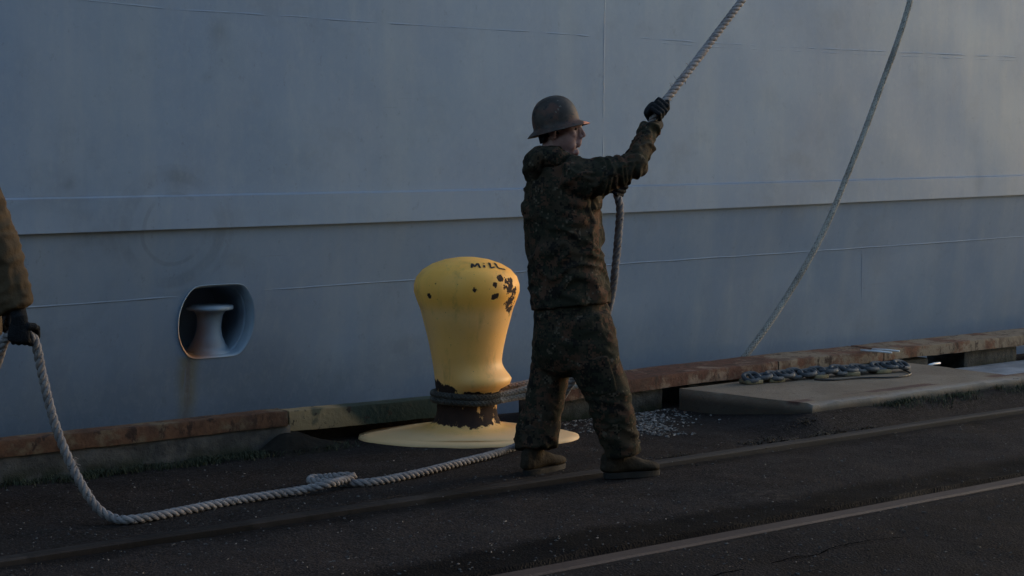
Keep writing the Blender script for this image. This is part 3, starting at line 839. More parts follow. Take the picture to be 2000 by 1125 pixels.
# ------------------------------------------------------------------ mooring line (two small eyes round the bollard, joined to one line)
bm = bmesh.new()
def bl(x, y, z): return MB @ V((x, y, z))
bm2 = bmesh.new()
for zz_, r_ in ((.215, .019), (.246, .018)):
    ring = []
    R0 = .168 + r_
    for k in range(0, 21):
        a = rad(60) + rad(280) * k / 20
        ring.append(bl(R0 * math.cos(a), R0 * math.sin(a), zz_ + .004 * math.sin(a * 2)))
    lead = zz_ - .23
    far = bl(.66, .22, .30 + lead)
    tail1 = [bl(.27, .155, zz_ + .02), bl(.45, .19, .275 + lead * 1.6), far]
    tail2 = [bl(.26, -.01, zz_ + .005), bl(.42, .07, .26 + lead * 1.6), bl(.66, .20, .285 + lead)]
    rope_bm(bm2, ring, r_, pitch=.09, strands=8, braid=True, step=.008, seg=6)
    rope_bm(bm, tail1[:0] + [ring[0]] + tail1, r_, pitch=.09, strands=8, braid=True, step=.008, seg=6)
    rope_bm(bm, [ring[-1]] + tail2, r_, pitch=.09, strands=8, braid=True, step=.008, seg=6)
join = bl(.62, .20, .29)
cross = V((on_y(1205, 735, 7.95).x, 7.95, .245))
path = [join, bl(.80, .22, .262), cross, V((cross.x + .12, 8.22, .16))]
hang = [on_y(px, py, 8.40 + .0) for px, py in ((1300, 850), (1370, 795), (1415, 745), (1450, 703), (1520, 606), (1600, 470), (1660, 330), (1717, 180), (1778, 0))]
d_ = (hang[-1] - hang[-2])
path += hang + [hang[-1] + V((d_.x * 1.0, .05, d_.z * 1.4)), V((hang[-1].x + d_.x * 3.5, YH - .02, 7.4))]
path2 = path
rope_bm(bm, path, .0215, pitch=.17, strands=12, braid=True, step=.011, seg=6)
ml = from_bm('mooring_line', bm, ROPEM)
tag(ml, 'grey braided mooring line hanging from the ship and tied round the yellow bollard', 'mooring line')
wr = from_bm('bollard_turn', bm2, ROPED, ml)

# ------------------------------------------------------------------ chain, cable, sticks on the slab and beam
ca, cb = on_z(1456, 742, .155), on_z(1768, 717, .155)
axis = (cb - ca); Lc = axis.length; axis.normalize()
NL = 15
chain = tag(empty('chain', (ca.x, ca.y, .13), math.atan2(axis.y, axis.x)), 'heavy grey chain laid straight over small wooden blocks on the slab', 'chain')
pit = Lc / NL
def link_mesh():
    bm = bmesh.new(); P = []
    hl, hw = pit * .60, .040
    for k in range(28):
        a = 2 * math.pi * k / 28
        P.append(V((math.copysign(abs(math.cos(a)) ** .7, math.cos(a)) * hl, math.copysign(abs(math.sin(a)) ** .8, math.sin(a)) * hw, 0)))
    seg = 8; rows = []
    n = len(P)
    for i in range(n):
        t = (P[(i + 1) % n] - P[i - 1]).normalized(); u = V((0, 0, 1)); v = t.cross(u)
        rows.append([bm.verts.new(P[i] + (u * math.cos(6.28318 * k / seg) + v * math.sin(6.28318 * k / seg)) * .0145) for k in range(seg)])
    for i in range(n):
        a, b = rows[i], rows[(i + 1) % n]
        for k in range(seg): bm.faces.new((a[k], a[(k + 1) % seg], b[(k + 1) % seg], b[k]))
    limb(bm, [(V((0, -hw, 0)), .011), (V((0, hw, 0)), .011)], side=V((0, 0, 1)), seg=8)
    return bm
proto = from_bm('link', link_mesh(), CHAINM, chain)
for i in range(NL):
    o = proto if i == 0 else proto.copy()
    if i: COL.objects.link(o); o.parent = chain
    o.location = (pit * (i + .5), random.uniform(-.012, .012), .042 + random.uniform(-.004, .006))
    o.rotation_euler = ((rad(4) if i % 2 else rad(24)) + random.uniform(-.2, .2), random.uniform(-.12, .12), random.uniform(-.12, .12))
for i, lab in ((0, 'dark wooden block under the left end of the chain'), (2, 'short wooden block under the chain, second from its left end'), (6, 'wooden block under the middle of the chain'), (9, 'yellowish wooden block under the chain right of its middle'), (12, 'pale wooden block under the right part of the chain')):
    bm = bmesh.new(); box(bm, (-.06, -.05, 0), (.06, .05, .026)); bevel_bm(bm, .004, 1)
    o = from_bm('wooden_block', bm, WOOD); o.location = ca + axis * (pit * (i + .5)); o.location.z = .131
    o.rotation_euler = (0, 0, chain.rotation_euler.z + random.uniform(-.2, .2)); tag(o, lab, 'wooden block', 'blocks under the chain')
bm = bmesh.new()
P = [on_z(px, py, .137) for px, py in ((1590, 741), (1625, 742), (1680, 738), (1740, 737), (1772, 733), (1778, 728), (1764, 722))] + [on_z(1766, 716, .17)]
tube(bm, catmull(P, .01), .006, 8)
tag(from_bm('cable', bm, CABLE), 'thin black cable curling round the right end of the chain', 'cable')
def stick(a, b, r, label, z):
    bm = bmesh.new(); A, B = on_z(*a, z), on_z(*b, z)
    tube(bm, [A, A * .5 + B * .5 + V((0, 0, .002)), B], [r, r * 1.05, r * .9], 8)
    tag(from_bm('stick', bm, WHITE), label, 'stick', 'white sticks by the edge beam')
stick((1681, 684), (1742, 689), .0065, 'thin white stick on the rusty beam, the nearer of the pair', .237)
stick((1703, 682), (1757, 686), .0065, 'thin white stick on the rusty beam, the farther of the pair', .237)
stick((1814, 713), (1836, 709), .008, 'short white stick in the black gap under the beam', .125)

# ------------------------------------------------------------------ people
def rotz(a): return Matrix.Rotation(a, 4, 'Z')
def grip_glove(name, O, A, W, right, rope_r, parent, wrist, mt=BLACK, k=1.0):
    """fist closed on a rope through O along A (thumb side), hand reaching along W"""
    A = A.normalized(); W = (W - A * W.dot(A)).normalized()
    N = A.cross(W) if right else W.cross(A)
    fr = .0125 * k; bm = bmesh.new()
    rr_ = rope_r + fr * .9
    pc_ = O - N * (rope_r + .019 * k)
    limb(bm, [(pc_ - W * .062 * k, .021 * k, .034 * k), (pc_ - W * .03 * k, .021 * k, .044 * k), (pc_ + W * .012 * k, .019 * k, .048 * k), (pc_ + W * .026 * k, .015 * k, .046 * k)], side=N, seg=16)
    limb(bm, [(wrist, .036, .034), (pc_ - W * .066 * k, .030, .034), (pc_ - W * .04 * k, .021, .038)], side=N, seg=16)
    for i_, (off, ln, r_) in enumerate(((.034, 4.0, .0122), (.0108, 4.35, .0127), (-.0128, 4.15, .0122), (-.035, 3.7, .0108))):
        P = []
        for i in range(9):
            th = -2.2 + .55 + ln * i / 8 * .98 + .1 * math.sin(i_ * 2.1)
            v_ = W * math.cos(th + .75) + N * math.sin(th + .75)
            rad_ = rr_ + (.009 if i in (2, 5) else 0)
            P.append((O + A * (off * k + .004 * math.sin(i)) + v_ * rad_, k * r_ * (1.05 - .03 * i)))
        limb(bm, P, side=A, seg=10)
    # thumb leaves the side of the palm and closes over the rope
    tb = pc_ - W * .038 * k + A * .036 * k
    limb(bm, [(tb, .018), (tb + A * .022 + N * .014, .0165), (O + A * .060 - W * (rope_r + .010) + N * .010, .0142), (O + A * .060 + W * .012 + N * (rope_r + .012), .012)], side=N, seg=10)
    me = fuse(bm, .0032, 2)
    return put(name, me, mt, parent)

def boot(parent, ank, fd, ground_z, L=.30):
    """ank: ankle point, fd: toe direction (horizontal)"""
    fd = V((fd.x, fd.y, 0)).normalized(); sd = V((0, 0, 1)).cross(fd)
    heel = V((ank.x, ank.y, ground_z)) - fd * .075
    bm = bmesh.new()
    P = lambda t, z, s=0: heel + fd * (L * t) + V((0, 0, z)) + sd * s
    limb(bm, [(V((ank.x, ank.y, ground_z + .23)) - fd * .012, .054, .060), (V((ank.x, ank.y, ground_z + .14)) - fd * .004, .047, .056), (P(.24, .085), .043, .06)], side=sd, seg=18)
    limb(bm, [(P(.10, .058), .036, .036), (P(.28, .068), .040, .045), (P(.48, .066), .043, .040), (P(.68, .052), .048, .030), (P(.86, .044), .045, .025), (P(.94, .040), .036, .021)], side=sd, seg=18)
    limb(bm, [(P(.03, .045), .028, .03), (P(.06, .11), .028, .032)], side=sd, seg=14)
    me = fuse(bm, .006, 3)
    displace(me, lambda p, n: .0025 * noise.noise(p * 30) + .002 * noise.noise(V((p.x * 20, p.y * 20, p.z * 70))))
    b = put('boot', me, BOOT, parent)
    # sole with heel and lugs
    bm = bmesh.new(); out = []
    for i in range(40):
        a = 2 * math.pi * i / 40
        t = .5 + .5 * math.cos(a); wdt = .034 + .011 * math.sin(min(1, t * 1.05) * 2.6) - (.004 if .3 < t < .55 else 0)
        sgn = math.copysign(abs(math.sin(a)) ** .6, math.sin(a))
        out.append(heel + fd * (L * (.0 + .995 * t)) + sd * sgn * wdt)
    rows = [[bm.verts.new(p + V((0, 0, z))) for p in out] for z in (.0, .005, .020, .026)]
    for a_, b_ in zip(rows, rows[1:]):
        for k in range(40): bm.faces.new((a_[k], a_[(k + 1) % 40], b_[(k + 1) % 40], b_[k]))
    bm.faces.new(rows[0][::-1]); bm.faces.new(rows[-1])
    auto_smooth(from_bm('sole', bm, SOLE, b), 40)
    # laces
    bm = bmesh.new()
    for k in range(6):
        t = .34 + .045 * k; z = .118 - .007 * k
        tube(bm, [P(t, z - .008, -.022), P(t + .01, z + .002, 0), P(t, z - .008, .022)], .0028, 5)
    from_bm('lace', bm, SOLE, b)
    return b

def head_pieces(bm, H, neck_to):
    """H: matrix head frame -> person frame"""
    q = lambda x, y, z: H @ V((x, y, z))
    R3 = H.to_3x3(); sd = R3 @ V((0, 1, 0))
    ball(bm, q(-.014, 0, .032), (.094, .075, .080), R3)
    limb(bm, [(q(.026, 0, .046), .062, .058), (q(.034, 0, .01), .064, .058), (q(.036, 0, -.03), .058, .054), (q(.042, 0, -.07), .048, .045), (q(.055, 0, -.098), .032, .030)], side=sd)
    for s in (-1, 1):
        limb(bm, [(q(-.02, .050 * s, -.03), .018), (q(.0, .046 * s, -.068), .018), (q(.05, .028 * s, -.098), .016), (q(.07, .01 * s, -.104), .015)])
        ball(bm, q(.062, .041 * s, -.016), (.024, .022, .02), R3)
        ball(bm, q(.028, .038 * s, -.035), (.052, .034, .056), R3)
        ball(bm, q(.050, .030 * s, -.066), (.034, .026, .034), R3)
        ball(bm, q(.035, .040 * s, .02), (.045, .030, .04), R3)
        ball(bm, q(-.026, .080 * s, -.006), (.021, .010, .034), R3 @ Matrix.Rotation(.2 * s, 3, 'Z'))
        ball(bm, q(-.020, .076 * s, -.028), (.012, .009, .014), R3)
        ball(bm, q(.102, .012 * s, -.027), (.011, .008, .009), R3)
    ball(bm, q(.079, 0, -.101), (.017, .022, .018), R3)
    limb(bm, [(q(.091, 0, .03), .010), (q(.101, 0, .008), .009, .011), (q(.113, 0, -.012), .011, .012), (q(.117, 0, -.021), .012, .011)], side=sd, seg=12)
    limb(bm, [(q(.080, 0, .03), .020), (q(.088, 0, .0), .020), (q(.090, 0, -.022), .020), (q(.084, 0, -.06), .022)], side=sd, seg=12)
    limb(bm, [(q(.070, -.048, .028), .011), (q(.088, -.026, .036), .013), (q(.094, 0, .034), .013), (q(.088, .026, .036), .013), (q(.070, .048, .028), .011)], side=R3 @ V((0, 0, 1)), seg=12)
    limb(bm, [(q(.082, -.022, -.054), .006), (q(.096, -.008, -.050), .0085), (q(.096, .008, -.050), .0085), (q(.082, .022, -.054), .006)], side=R3 @ V((0, 0, 1)), seg=10)
    limb(bm, [(q(.080, -.020, -.066), .006), (q(.092, -.007, -.069), .009), (q(.092, .007, -.069), .009), (q(.080, .020, -.066), .006)], side=R3 @ V((0, 0, 1)), seg=10)
    limb(bm, [(q(-.02, 0, -.03), .058, .062), (q(-.03, 0, -.09), .058, .060), (neck_to, .066, .066)], side=sd)

def hard_hat(parent, Hm):
    """full brim hat; Hm: hat frame -> person frame, origin at brim centre"""
    def surf(t, a, off=0):
        ca, sa = math.cos(a), math.sin(a)
        if t <= 1:
            ph = t * math.pi / 2
            r_ = math.sin(ph) ** .92; z = .137 * math.cos(ph) ** .74
            x, y = .115 * r_ * ca, .101 * r_ * sa
            z += .006 * math.exp(-(y / .016) ** 2) * (1 - t) ** .3 * (1 if t < .95 else .3)
            z += .003 * math.exp(-((abs(y) - .045) / .01) ** 2) * max(0, 1 - t * 1.1)
            if t > .93: z += .002
        else:
            s = t - 1                                # 0..1 across the brim
            br = .033 + .013 * max(0, ca) ** 3 + .006 * max(0, -ca) ** 3
            x, y = (.115 + br * s) * ca, (.101 + br * s) * sa
            z = -.020 * s - .006 * s * s - .004
        return V((x, y, z - off))
    def shell(ts, off_in, name, mt, par):
        bm = bmesh.new(); seg = 64; rows = []
        for t in ts: rows.append([bm.verts.new(Hm @ surf(t, 2 * math.pi * k / seg)) for k in range(seg)])
        for t in ts[::-1]: rows.append([bm.verts.new(Hm @ (surf(t, 2 * math.pi * k / seg) * (.985) - V((0, 0, .003)))) for k in range(seg)])
        for a, b in zip(rows, rows[1:]):
            for k in range(seg): bm.faces.new((a[k], a[(k + 1) % seg], b[(k + 1) % seg], b[k]))
        if ts[0] < .01:
            bm.faces.new(rows[0][::-1]); bm.faces.new(rows[-1])
        else:
            a, b = rows[-1], rows[0]
            for k in range(seg): bm.faces.new((a[k], a[(k + 1) % seg], b[(k + 1) % seg], b[k]))
        me_o = from_bm(name, bm, mt, par)
        return me_o
    hat = shell([.005, .1, .2, .3, .4, .5, .6, .7, .8, .88, .94, .98, 1.0, 1.1, 1.3, 1.5, 1.7, 1.85, 1.95, 2.0], .003, 'hard_hat', HAT, parent)
    # orange tip of the front brim: faces near the front get the second material
    hat.data.materials.append(ORANGE)
    Hi = Hm.inverted()
    for p in hat.data.polygons:
        c_ = Hi @ p.center
        if c_.x > .134 and abs(c_.y + .02) < .075 and c_.z < .01: p.material_index = 1
    # black suspension strap at the nape
    bm = bmesh.new()
    P = [Hm @ V((.085 * math.cos(a) - .012, .088 * math.sin(a), -.022 - .030 * max(0, -math.cos(a)))) for a in np.linspace(rad(130), rad(230), 30)]
    up = Hm.to_3x3() @ V((0, 0, 1)); rows = []
    for i, p in enumerate(P):
        t = (P[min(i + 1, 29)] - P[max(i - 1, 0)]).normalized(); o_ = t.cross(up).normalized()
        rows.append([bm.verts.new(p + o_ * a + up * b) for a, b in ((.003, .018), (.003, -.018), (-.003, -.018), (-.003, .018))])
    for a, b in zip(rows, rows[1:]):
        for k in range(4): bm.faces.new((a[k], a[(k + 1) % 4], b[(k + 1) % 4], b[k]))
    bm.faces.new(rows[0]); bm.faces.new(rows[-1][::-1])
    from_bm('strap', bm, BLACK, hat)
    return hat

def hair_cap(parent, H, mt=HAIR):
    bm = bmesh.new(); R3 = H.to_3x3()
    ball(bm, H @ V((-.018, 0, .030)), (.098, .0805, .088), R3)
    Hi = H.inverted()
    dele = [v_ for v_ in bm.verts if (Hi @ v_.co).x > .022 or (Hi @ v_.co).z < -.030 - .02 * ((Hi @ v_.co).x < -.05)]
    bmesh.ops.delete(bm, geom=dele, context='VERTS')
    return from_bm('hair', bm, mt, parent)

def folds(p, ax, amp, f1=24, f2=5):
    """creases running round an axis"""
    s = p.dot(ax); off = p - ax * s
    q_ = off * f2 + ax * s * f1
    q_ = q_ + V((noise.noise(p * 6), noise.noise(p * 6 + V((9, 0, 0))), noise.noise(p * 6 + V((0, 9, 0))))) * 1.5
    a = 1.25 - min(1, abs(noise.noise(q_)) * 3.0) * 1.6
    b = noise.noise(q_ * 2.1 + V((3, 3, 3)))
    return amp * (a * .62 + b * .25)

# ---- the worker
root_p = on_z(1135, 933); d0 = depth(root_p)
MW = Matrix.Translation(root_p) @ rotz(YAW); MWi = MW.inverted()
def q(px, py, dy=0.0): return MWi @ at_d(px, py, d0 + dy)
PX = d0 / FPX                                              # metres per pixel at the worker
RA = dict(sh=q(1116, 347, -.17), el=q(1240, 330, -.06), wr=q(1269, 254, .11))
LA = dict(sh=q(1086, 346, .2), el=q(1160, 362, .36), wr=q(1194, 360, .24))
Hc = q(1094, 256, 0)
HEAD = Matrix.Translation(Hc) @ rotz(rad(-10)) @ Matrix.Rotation(rad(1), 4, 'Y')
ank_f, ank_r = q(1207, 888, .0), q(1044, 886, .10)
bm = bmesh.new()
head_pieces(bm, HEAD, q(1072, 312, .02))
limb(bm, [(q(1078, 318, .02), .07, .06), (q(1092, 345, .02), .16, .10), (q(1098, 400, .02), .15, .12), (q(1106, 500, .02), .14, .12), (q(1113, 600, .02), .14, .13), (q(1116, 650, .02), .12, .11)])
for A_ in (RA, LA): limb(bm, [(A_['sh'], .055), (A_['el'], .043), (A_['wr'], .03)])
limb(bm, [(q(1130, 640, -.07), .075), (q(1175, 770, -.06), .055), (ank_f, .04)])
limb(bm, [(q(1095, 640, .1), .075), (q(1070, 770, .12), .055), (ank_r, .04)])
me = fuse(bm, .0042, 2, .4)
man = put('person', me, SKIN)
man.matrix_world = MW
tag(man, 'man in camouflage jacket and full brim hard hat hauling a rope with one arm raised', 'person')
for s in (-1, 1):
    bm = bmesh.new(); ball(bm, HEAD @ V((.0795, .033 * s, .012)), (.009, .013, .0062), HEAD.to_3x3()); from_bm('eye', bm, EYE, man)
    bm = bmesh.new(); limb(bm, [(HEAD @ V((.083, .046 * s, .029)), .003), (HEAD @ V((.096, .03 * s, .035)), .004), (HEAD @ V((.100, .012 * s, .033)), .003)], seg=8); from_bm('eyebrow', bm, HAIR, man)
bm = bmesh.new()
limb(bm, [(HEAD @ V((.0865, -.023, -.0595)), .003), (HEAD @ V((.0995, -.008, -.0585)), .005), (HEAD @ V((.0995, .008, -.0585)), .005), (HEAD @ V((.0865, .023, -.0595)), .003)], side=V((0, 0, 1)), seg=10)
from_bm('mouth', bm, LIP, man)
hair_cap(man, HEAD)
HATM = Matrix.Translation(q(1087, 244, -.005)) @ rotz(rad(-8)) @ Matrix.Rotation(rad(-14), 4, 'Y')
hard_hat(man, HATM)

# jacket
UA = (RA['el'] - RA['sh']).normalized(); FA = (RA['wr'] - RA['el']).normalized()
bm = bmesh.new()
TS = V((-.34, .94, 0))                                     # across the back
def trow(px, py, w_px, dpt=.2, dy=.01): return (q(px, py, dy), dpt, w_px * PX)
limb(bm, [trow(1093, 312, 44, .12), trow(1096, 335, 62, .185), trow(1097, 365, 72, .21), trow(1097, 400, 75, .205), trow(1101, 435, 73, .19), trow(1104, 470, 75, .19), trow(1107, 520, 74, .19), trow(1111, 560, 76, .19), trow(1115, 598, 78, .195)], side=V((0, 1, 0)), seg=28, cap=.04)
limb(bm, [(q(1108, 345, -.13), .10, .10), (q(1140, 350, -.15), .086, .094), (q(1166, 345, -.14), .080, .084), (q(1185, 340, -.12), .082, .083), (q(1205, 335, -.10), .074, .072), (q(1222, 330, -.075), .072, .069), (q(1239, 320, -.055), .066, .062), (q(1248, 305, -.02), .059, .053), (q(1254, 290, .02), .058, .055), (q(1260, 276, .055), .051, .047), (q(1266, 262, .085), .052, .048), (q(1271, 249, .105), .048, .045)], seg=22, cap=.2)
limb(bm, [(q(1090, 350, .17), .10, .10), (q(1130, 356, .27), .09, .085), (q(1160, 362, .34), .085, .072), (q(1178, 362, .29), .065, .055), (q(1192, 360, .245), .052, .044)], seg=22, cap=.2)
me = fuse(bm, .0075, 3)
RAel, RAsh = RA['el'], RA['sh']
def jk(p, n):
    if p.x > RAsh.x + .10 and p.z > q(1100, 410).z:
        ax = FA if p.z > RAel.z + .03 and p.x > RAel.x - .06 else UA
        return folds(p, ax, .022, 21, 7) + .006 * noise.noise(p * 17) + .0015 * noise.noise(p * 40)
    k = (1.0 if p.z < q(1100, 440).z else .8) * (.3 + .7 * min(1, max(0, (p.z - q(1100, 604).z) / .10)))
    return folds(p, V((.2, .1, .97)).normalized(), .020 * k, 11, 5) + .012 * noise.noise(V((p.x * 7, p.y * 7, p.z * 5))) + .0015 * noise.noise(p * 36)
displace(me, jk)
jacket = put('jacket', me, CAMO, man)
# hood lying on the back, collar round the neck
bm = bmesh.new()
limb(bm, [(q(1112, 315, -.12), .03, .020), (q(1086, 306, -.15), .05, .035), (q(1056, 306, -.12), .05, .042), (q(1043, 320, .0), .05, .05), (q(1052, 310, .14), .05, .045), (q(1085, 306, .16), .05, .035), (q(1112, 314, .13), .03, .020)], side=V((0, 0, 1)), seg=18)
limb(bm, [(q(1052, 300, -.02), .12, .035), (q(1043, 318, -.03), .17, .055), (q(1043, 338, -.04), .15, .055), (q(1047, 356, -.05), .09, .035)], side=V((0, 1, 0)), seg=22)
limb(bm, [(q(1078, 312, .01), .10, .10), (q(1074, 296, .01), .085, .080), (q(1073, 289, .01), .079, .076)], seg=26, cap=.1)
me = fuse(bm, .0075, 4)
displace(me, lambda p, n: folds(p, V((.5, 0, .86)), .008, 18, 6))
put('hood', me, CAMO, jacket)
# trousers
bm = bmesh.new()
limb(bm, [trow(1116, 592, 70, .165), trow(1118, 630, 77, .175), trow(1120, 668, 82, .175), trow(1121, 695, 78, .165)], seg=26)
limb(bm, [(q(1134, 622, -.06), .12, 56 * PX), (q(1146, 662, -.06), .115, 60 * PX), (q(1158, 700, -.065), .11, 52 * PX), (q(1175, 740, -.065), .10, 47 * PX), (q(1189, 775, -.06), .095, 43 * PX), (q(1197, 810, -.05), .09, 41.5 * PX), (q(1205, 842, -.035), .082, 38.5 * PX), (q(1213, 864, -.02), .080, 36 * PX), (q(1217, 885, -.01), .080, 34.5 * PX)], seg=22, cap=.06)
limb(bm, [(q(1092, 650, .09), .115, 50 * PX), (q(1082, 690, .11), .11, 43 * PX), (q(1074, 725, .12), .10, 39 * PX), (q(1066, 770, .12), .095, 37 * PX), (q(1058, 810, .12), .09, 40 * PX), (q(1050, 842, .11), .086, 42 * PX), (q(1047, 860, .105), .088, 43 * PX), (q(1048, 875, .10), .088, 42 * PX)], seg=22, cap=.06)
me = fuse(bm, .0085, 5)
def tr(p, n):
    ax = V((.28, 0, -.96)) if p.x > 0 else V((-.16, 0, -.98))
    low = max(0, (q(1100, 740).z - p.z)) * 1.2
    return folds(p, (ax + V((0, .25, 0))).normalized(), .008 + .013 * min(1, low), 13, 5) + .0015 * noise.noise(p * 30)
displace(me, tr)
trousers = put('trousers', me, CAMO, man)
bm = bmesh.new()
limb(bm, [(q(1168, 700, -.170), .012, .05), (q(1180, 745, -.160), .012, .055), (q(1186, 768, -.152), .010, .05)], side=V((0, 1, 0)), seg=14)
me = fuse(bm, .006, 2); put('cargo_pocket', me, CAMO, trousers)
boot(man, V((ank_f.x, ank_f.y, .1)), V((.93, .37, 0)), .0)
boot(man, V((ank_r.x, ank_r.y, .1)), V((.66, .75, 0)), .0)

# hands and the hauled rope
RR = .0198
OR = q(1285, 217, .165); up1 = q(1372, 103, .46); up2 = q(1450, 0, .74)
OL = q(1207, 363, .215)
A_r = (up1 - OR).normalized()
grip_glove('glove', OR, A_r, (OR - RA['wr']), True, RR, man, RA['wr'], k=1.12)
grip_glove('glove', OL, (OR - OL).normalized(), V((1, 0, 0)), False, RR, man, LA['wr'])

# ---- second worker, mostly outside the frame on the left
def p2(px, py, dy=0.0): return at_d(px, py, 7.30 + dy)
r2 = on_z(-95, 1036); r2.z = 0
M2 = Matrix.Translation(r2) @ rotz(YAW); M2i = M2.inverted()
q2 = lambda px, py, dy=0.0: M2i @ p2(px, py, dy)
K2 = 7.3 / FPX
wr2 = q2(34, 604, -.04)
arm2 = [(q2(-72, 330, -.02), .10, .10), (q2(-48, 385, -.03), .09, 50 * K2), (q2(-24, 440, -.04), .09, 48 * K2), (q2(-6, 490, -.045), .085, 47 * K2), (q2(4, 530, -.045), .08, 45 * K2), (q2(18, 570, -.04), .075, 42 * K2), (q2(30, 602, -.04), .066, 36 * K2)]
Hc2 = V((.02, .2, 1.66))
HEAD2 = Matrix.Translation(Hc2)
bm = bmesh.new()
head_pieces(bm, HEAD2, V((-.01, .2, 1.50)))
cx2 = V((0, .2, 0))
limb(bm, [(V((0, .2, 1.48)), .07, .06), (V((0, .2, 1.40)), .16, .09), (V((0, .2, 1.2)), .15, .11), (V((0, .2, 1.0)), .14, .11), (V((0, .2, .86)), .13, .11)])
limb(bm, [(arm2[0][0], .05), (arm2[3][0], .042), (wr2, .03)])
LA2 = [V((0, .43, 1.38)), V((-.06, .47, 1.12)), V((.08, .40, .92))]
limb(bm, [(LA2[0], .05), (LA2[1], .042), (LA2[2], .03)])
for s, fx in ((.11, -.14), (.29, -.24)): limb(bm, [(V((0, s, .86)), .08), (V((fx * .6, s, .48)), .055), (V((fx, s, .10)), .04)])
me = fuse(bm, .007, 2, .4)
man2 = put('person', me, SKIN); man2.matrix_world = M2
tag(man2, 'worker at the left edge in brown canvas jacket, only his gloved arm in view', 'person')
hair_cap(man2, HEAD2)
HAT2 = Matrix.Translation(Hc2 + V((-.005, 0, .04)))
hard_hat(man2, HAT2)
bm = bmesh.new()
limb(bm, [(V((0, .2, 1.47)), .12, .08), (V((0, .2, 1.40)), .20, .13), (V((0, .2, 1.25)), .21, .15), (V((0, .2, 1.0)), .20, .15), (V((0, .2, .80)), .20, .16)], seg=26, cap=.15)
limb(bm, [(V((arm2[0][0].x * .3, .12, 1.40)), .10, .10)] + arm2, seg=22, cap=.2)
limb(bm, [(LA2[0], .09), (LA2[0] * .5 + LA2[1] * .5, .08), (LA2[1], .075), (LA2[2], .055)], seg=20, cap=.2)
me = fuse(bm, .009, 5)
ax2 = (arm2[-1][0] - arm2[2][0]).normalized()
displace(me, lambda p, n: folds(p, ax2 if p.x > .08 else V((0, 0, 1)), .012, 20, 6) + .003 * noise.noise(p * 35))
put('jacket', me, CANVAS, man2)
bm = bmesh.new()
limb(bm, [(V((0, .2, .92)), .17, .14), (V((0, .2, .78)), .17, .14)], seg=24)
for s, fx in ((.11, -.14), (.29, -.24)): limb(bm, [(V((0, s, .84)), .10, .12), (V((fx * .6, s, .48)), .085, .085), (V((fx * .9, s, .2)), .075, .085), (V((fx, s, .10)), .065, .075)], seg=20, cap=.2)
me = fuse(bm, .011, 4); displace(me, lambda p, n: folds(p, V((0, 0, 1)), .010, 14, 5)); put('trousers', me, DENIM, man2)
for s, fx in ((.11, -.14), (.29, -.24)): boot(man2, V((fx, s, .1)), V((1, 0, 0)), 0)
O2 = q2(42, 652, -.03); A2 = V((1, 0, -.08))
grip_glove('glove', O2, A2, V((.1, 0, -1)), True, RR, man2, wr2)
OL2 = V((.10, .38, .84))
grip_glove('glove', OL2, V((1, 0, 0)), V((0, 0, -1)), False, RR, man2, LA2[2])

# ---- the one rope: ship -> worker -> ground -> second worker
wq = lambda v_: MW @ v_
OLw = MW @ OL; ORw = MW @ OR; u1 = MW @ up1; u2 = MW @ up2
e = (u2 - u1).normalized(); far = u2 + e * ((YH - .05 - u2.y) / e.y)
rope_pts = [far, u2 + (far - u2) * .5, u2, u1, ORw + (u1 - ORw) * .4, ORw, ORw * .55 + OLw * .45 + V((0, 0, .006)) + FWH * .03, OLw]
rope_pts += [at_d(px, py, d0 + dd) for px, py, dd in ((1211, 405, .20), (1208, 455, .21), (1202, 520, .22), (1194, 580, .27), (1172, 650, .36), (1122, 738, .52), (1072, 812, .68))]
gp = [(1030, 855), (1005, 873), (960, 888), (900, 903), (830, 921), (760, 936), (712, 943), (660, 943), (622, 941), (606, 938), (610, 934.5), (630, 933), (660, 930.5), (680, 929.5), (690, 931), (678, 936), (640, 945.5), (590, 957), (520, 968), (440, 981), (350, 999), (290, 1010), (250, 1015)]
for i, (px, py) in enumerate(gp):
    z = RR * .95
    if i == 0: z = .10
    if 12 <= i <= 15: z = RR * 2.0
    if i == 16: z = RR * 2.3
    if i == 17: z = RR * 1.2
    rope_pts.append(on_z(px, py, z))
rope_pts += [on_z(222, 1012, .022), at_d(190, 992, 7.42), at_d(160, 948, 7.40), at_d(130, 888, 7.38), at_d(104, 818, 7.36), at_d(84, 738, 7.33), at_d(70, 672, 7.29)]
O2w = M2 @ O2
rope_pts += [O2w + RGT * .035 + V((0, 0, -.004)), O2w, O2w - RGT * .045 + V((0, 0, -.004)), at_d(8, 668, 7.30), at_d(-6, 710, 7.33), at_d(-30, 760, 7.4), at_d(-60, 760, 7.5), M2 @ (OL2 + V((.06, 0, -.04))), M2 @ OL2, M2 @ (OL2 - V((.1, 0, .03))), M2 @ (OL2 + V((-.16, .02, -.4)))]
bm = bmesh.new()
rope_bm(bm, rope_pts, RR, pitch=.105, strands=3, step=.0075, seg=8, fuzz=900, fuzz_len=.014)
# two frayed spots
for c_, n in ((u1 * .5 + ORw * .5, 26), (at_d(138, 905, 7.385), 14)):
    for k in range(n):
        b = c_ + V((random.gauss(0, .025), random.gauss(0, .01), random.gauss(0, .03)))
        dr = V((random.uniform(-1, .3), random.uniform(-.5, .5), random.uniform(-.2, .8))).normalized()
        b = c_ + e * random.gauss(0, .05) if n > 20 else c_ + V((0, 0, random.gauss(0, .012)))
        if n <= 20: dr = (RGT + V((0, 0, random.uniform(-.3, .3)))).normalized()
        L = random.uniform(.02, .05)
        tube(bm, [b, b + dr * L * .6 + V((0, 0, .004)), b + dr * L + V((0, 0, random.uniform(-.01, .01)))], .0011, 3)
tag(from_bm('rope', bm, ROPEW), 'white twisted rope from the worker\'s hands down over the asphalt to the left worker', 'rope')

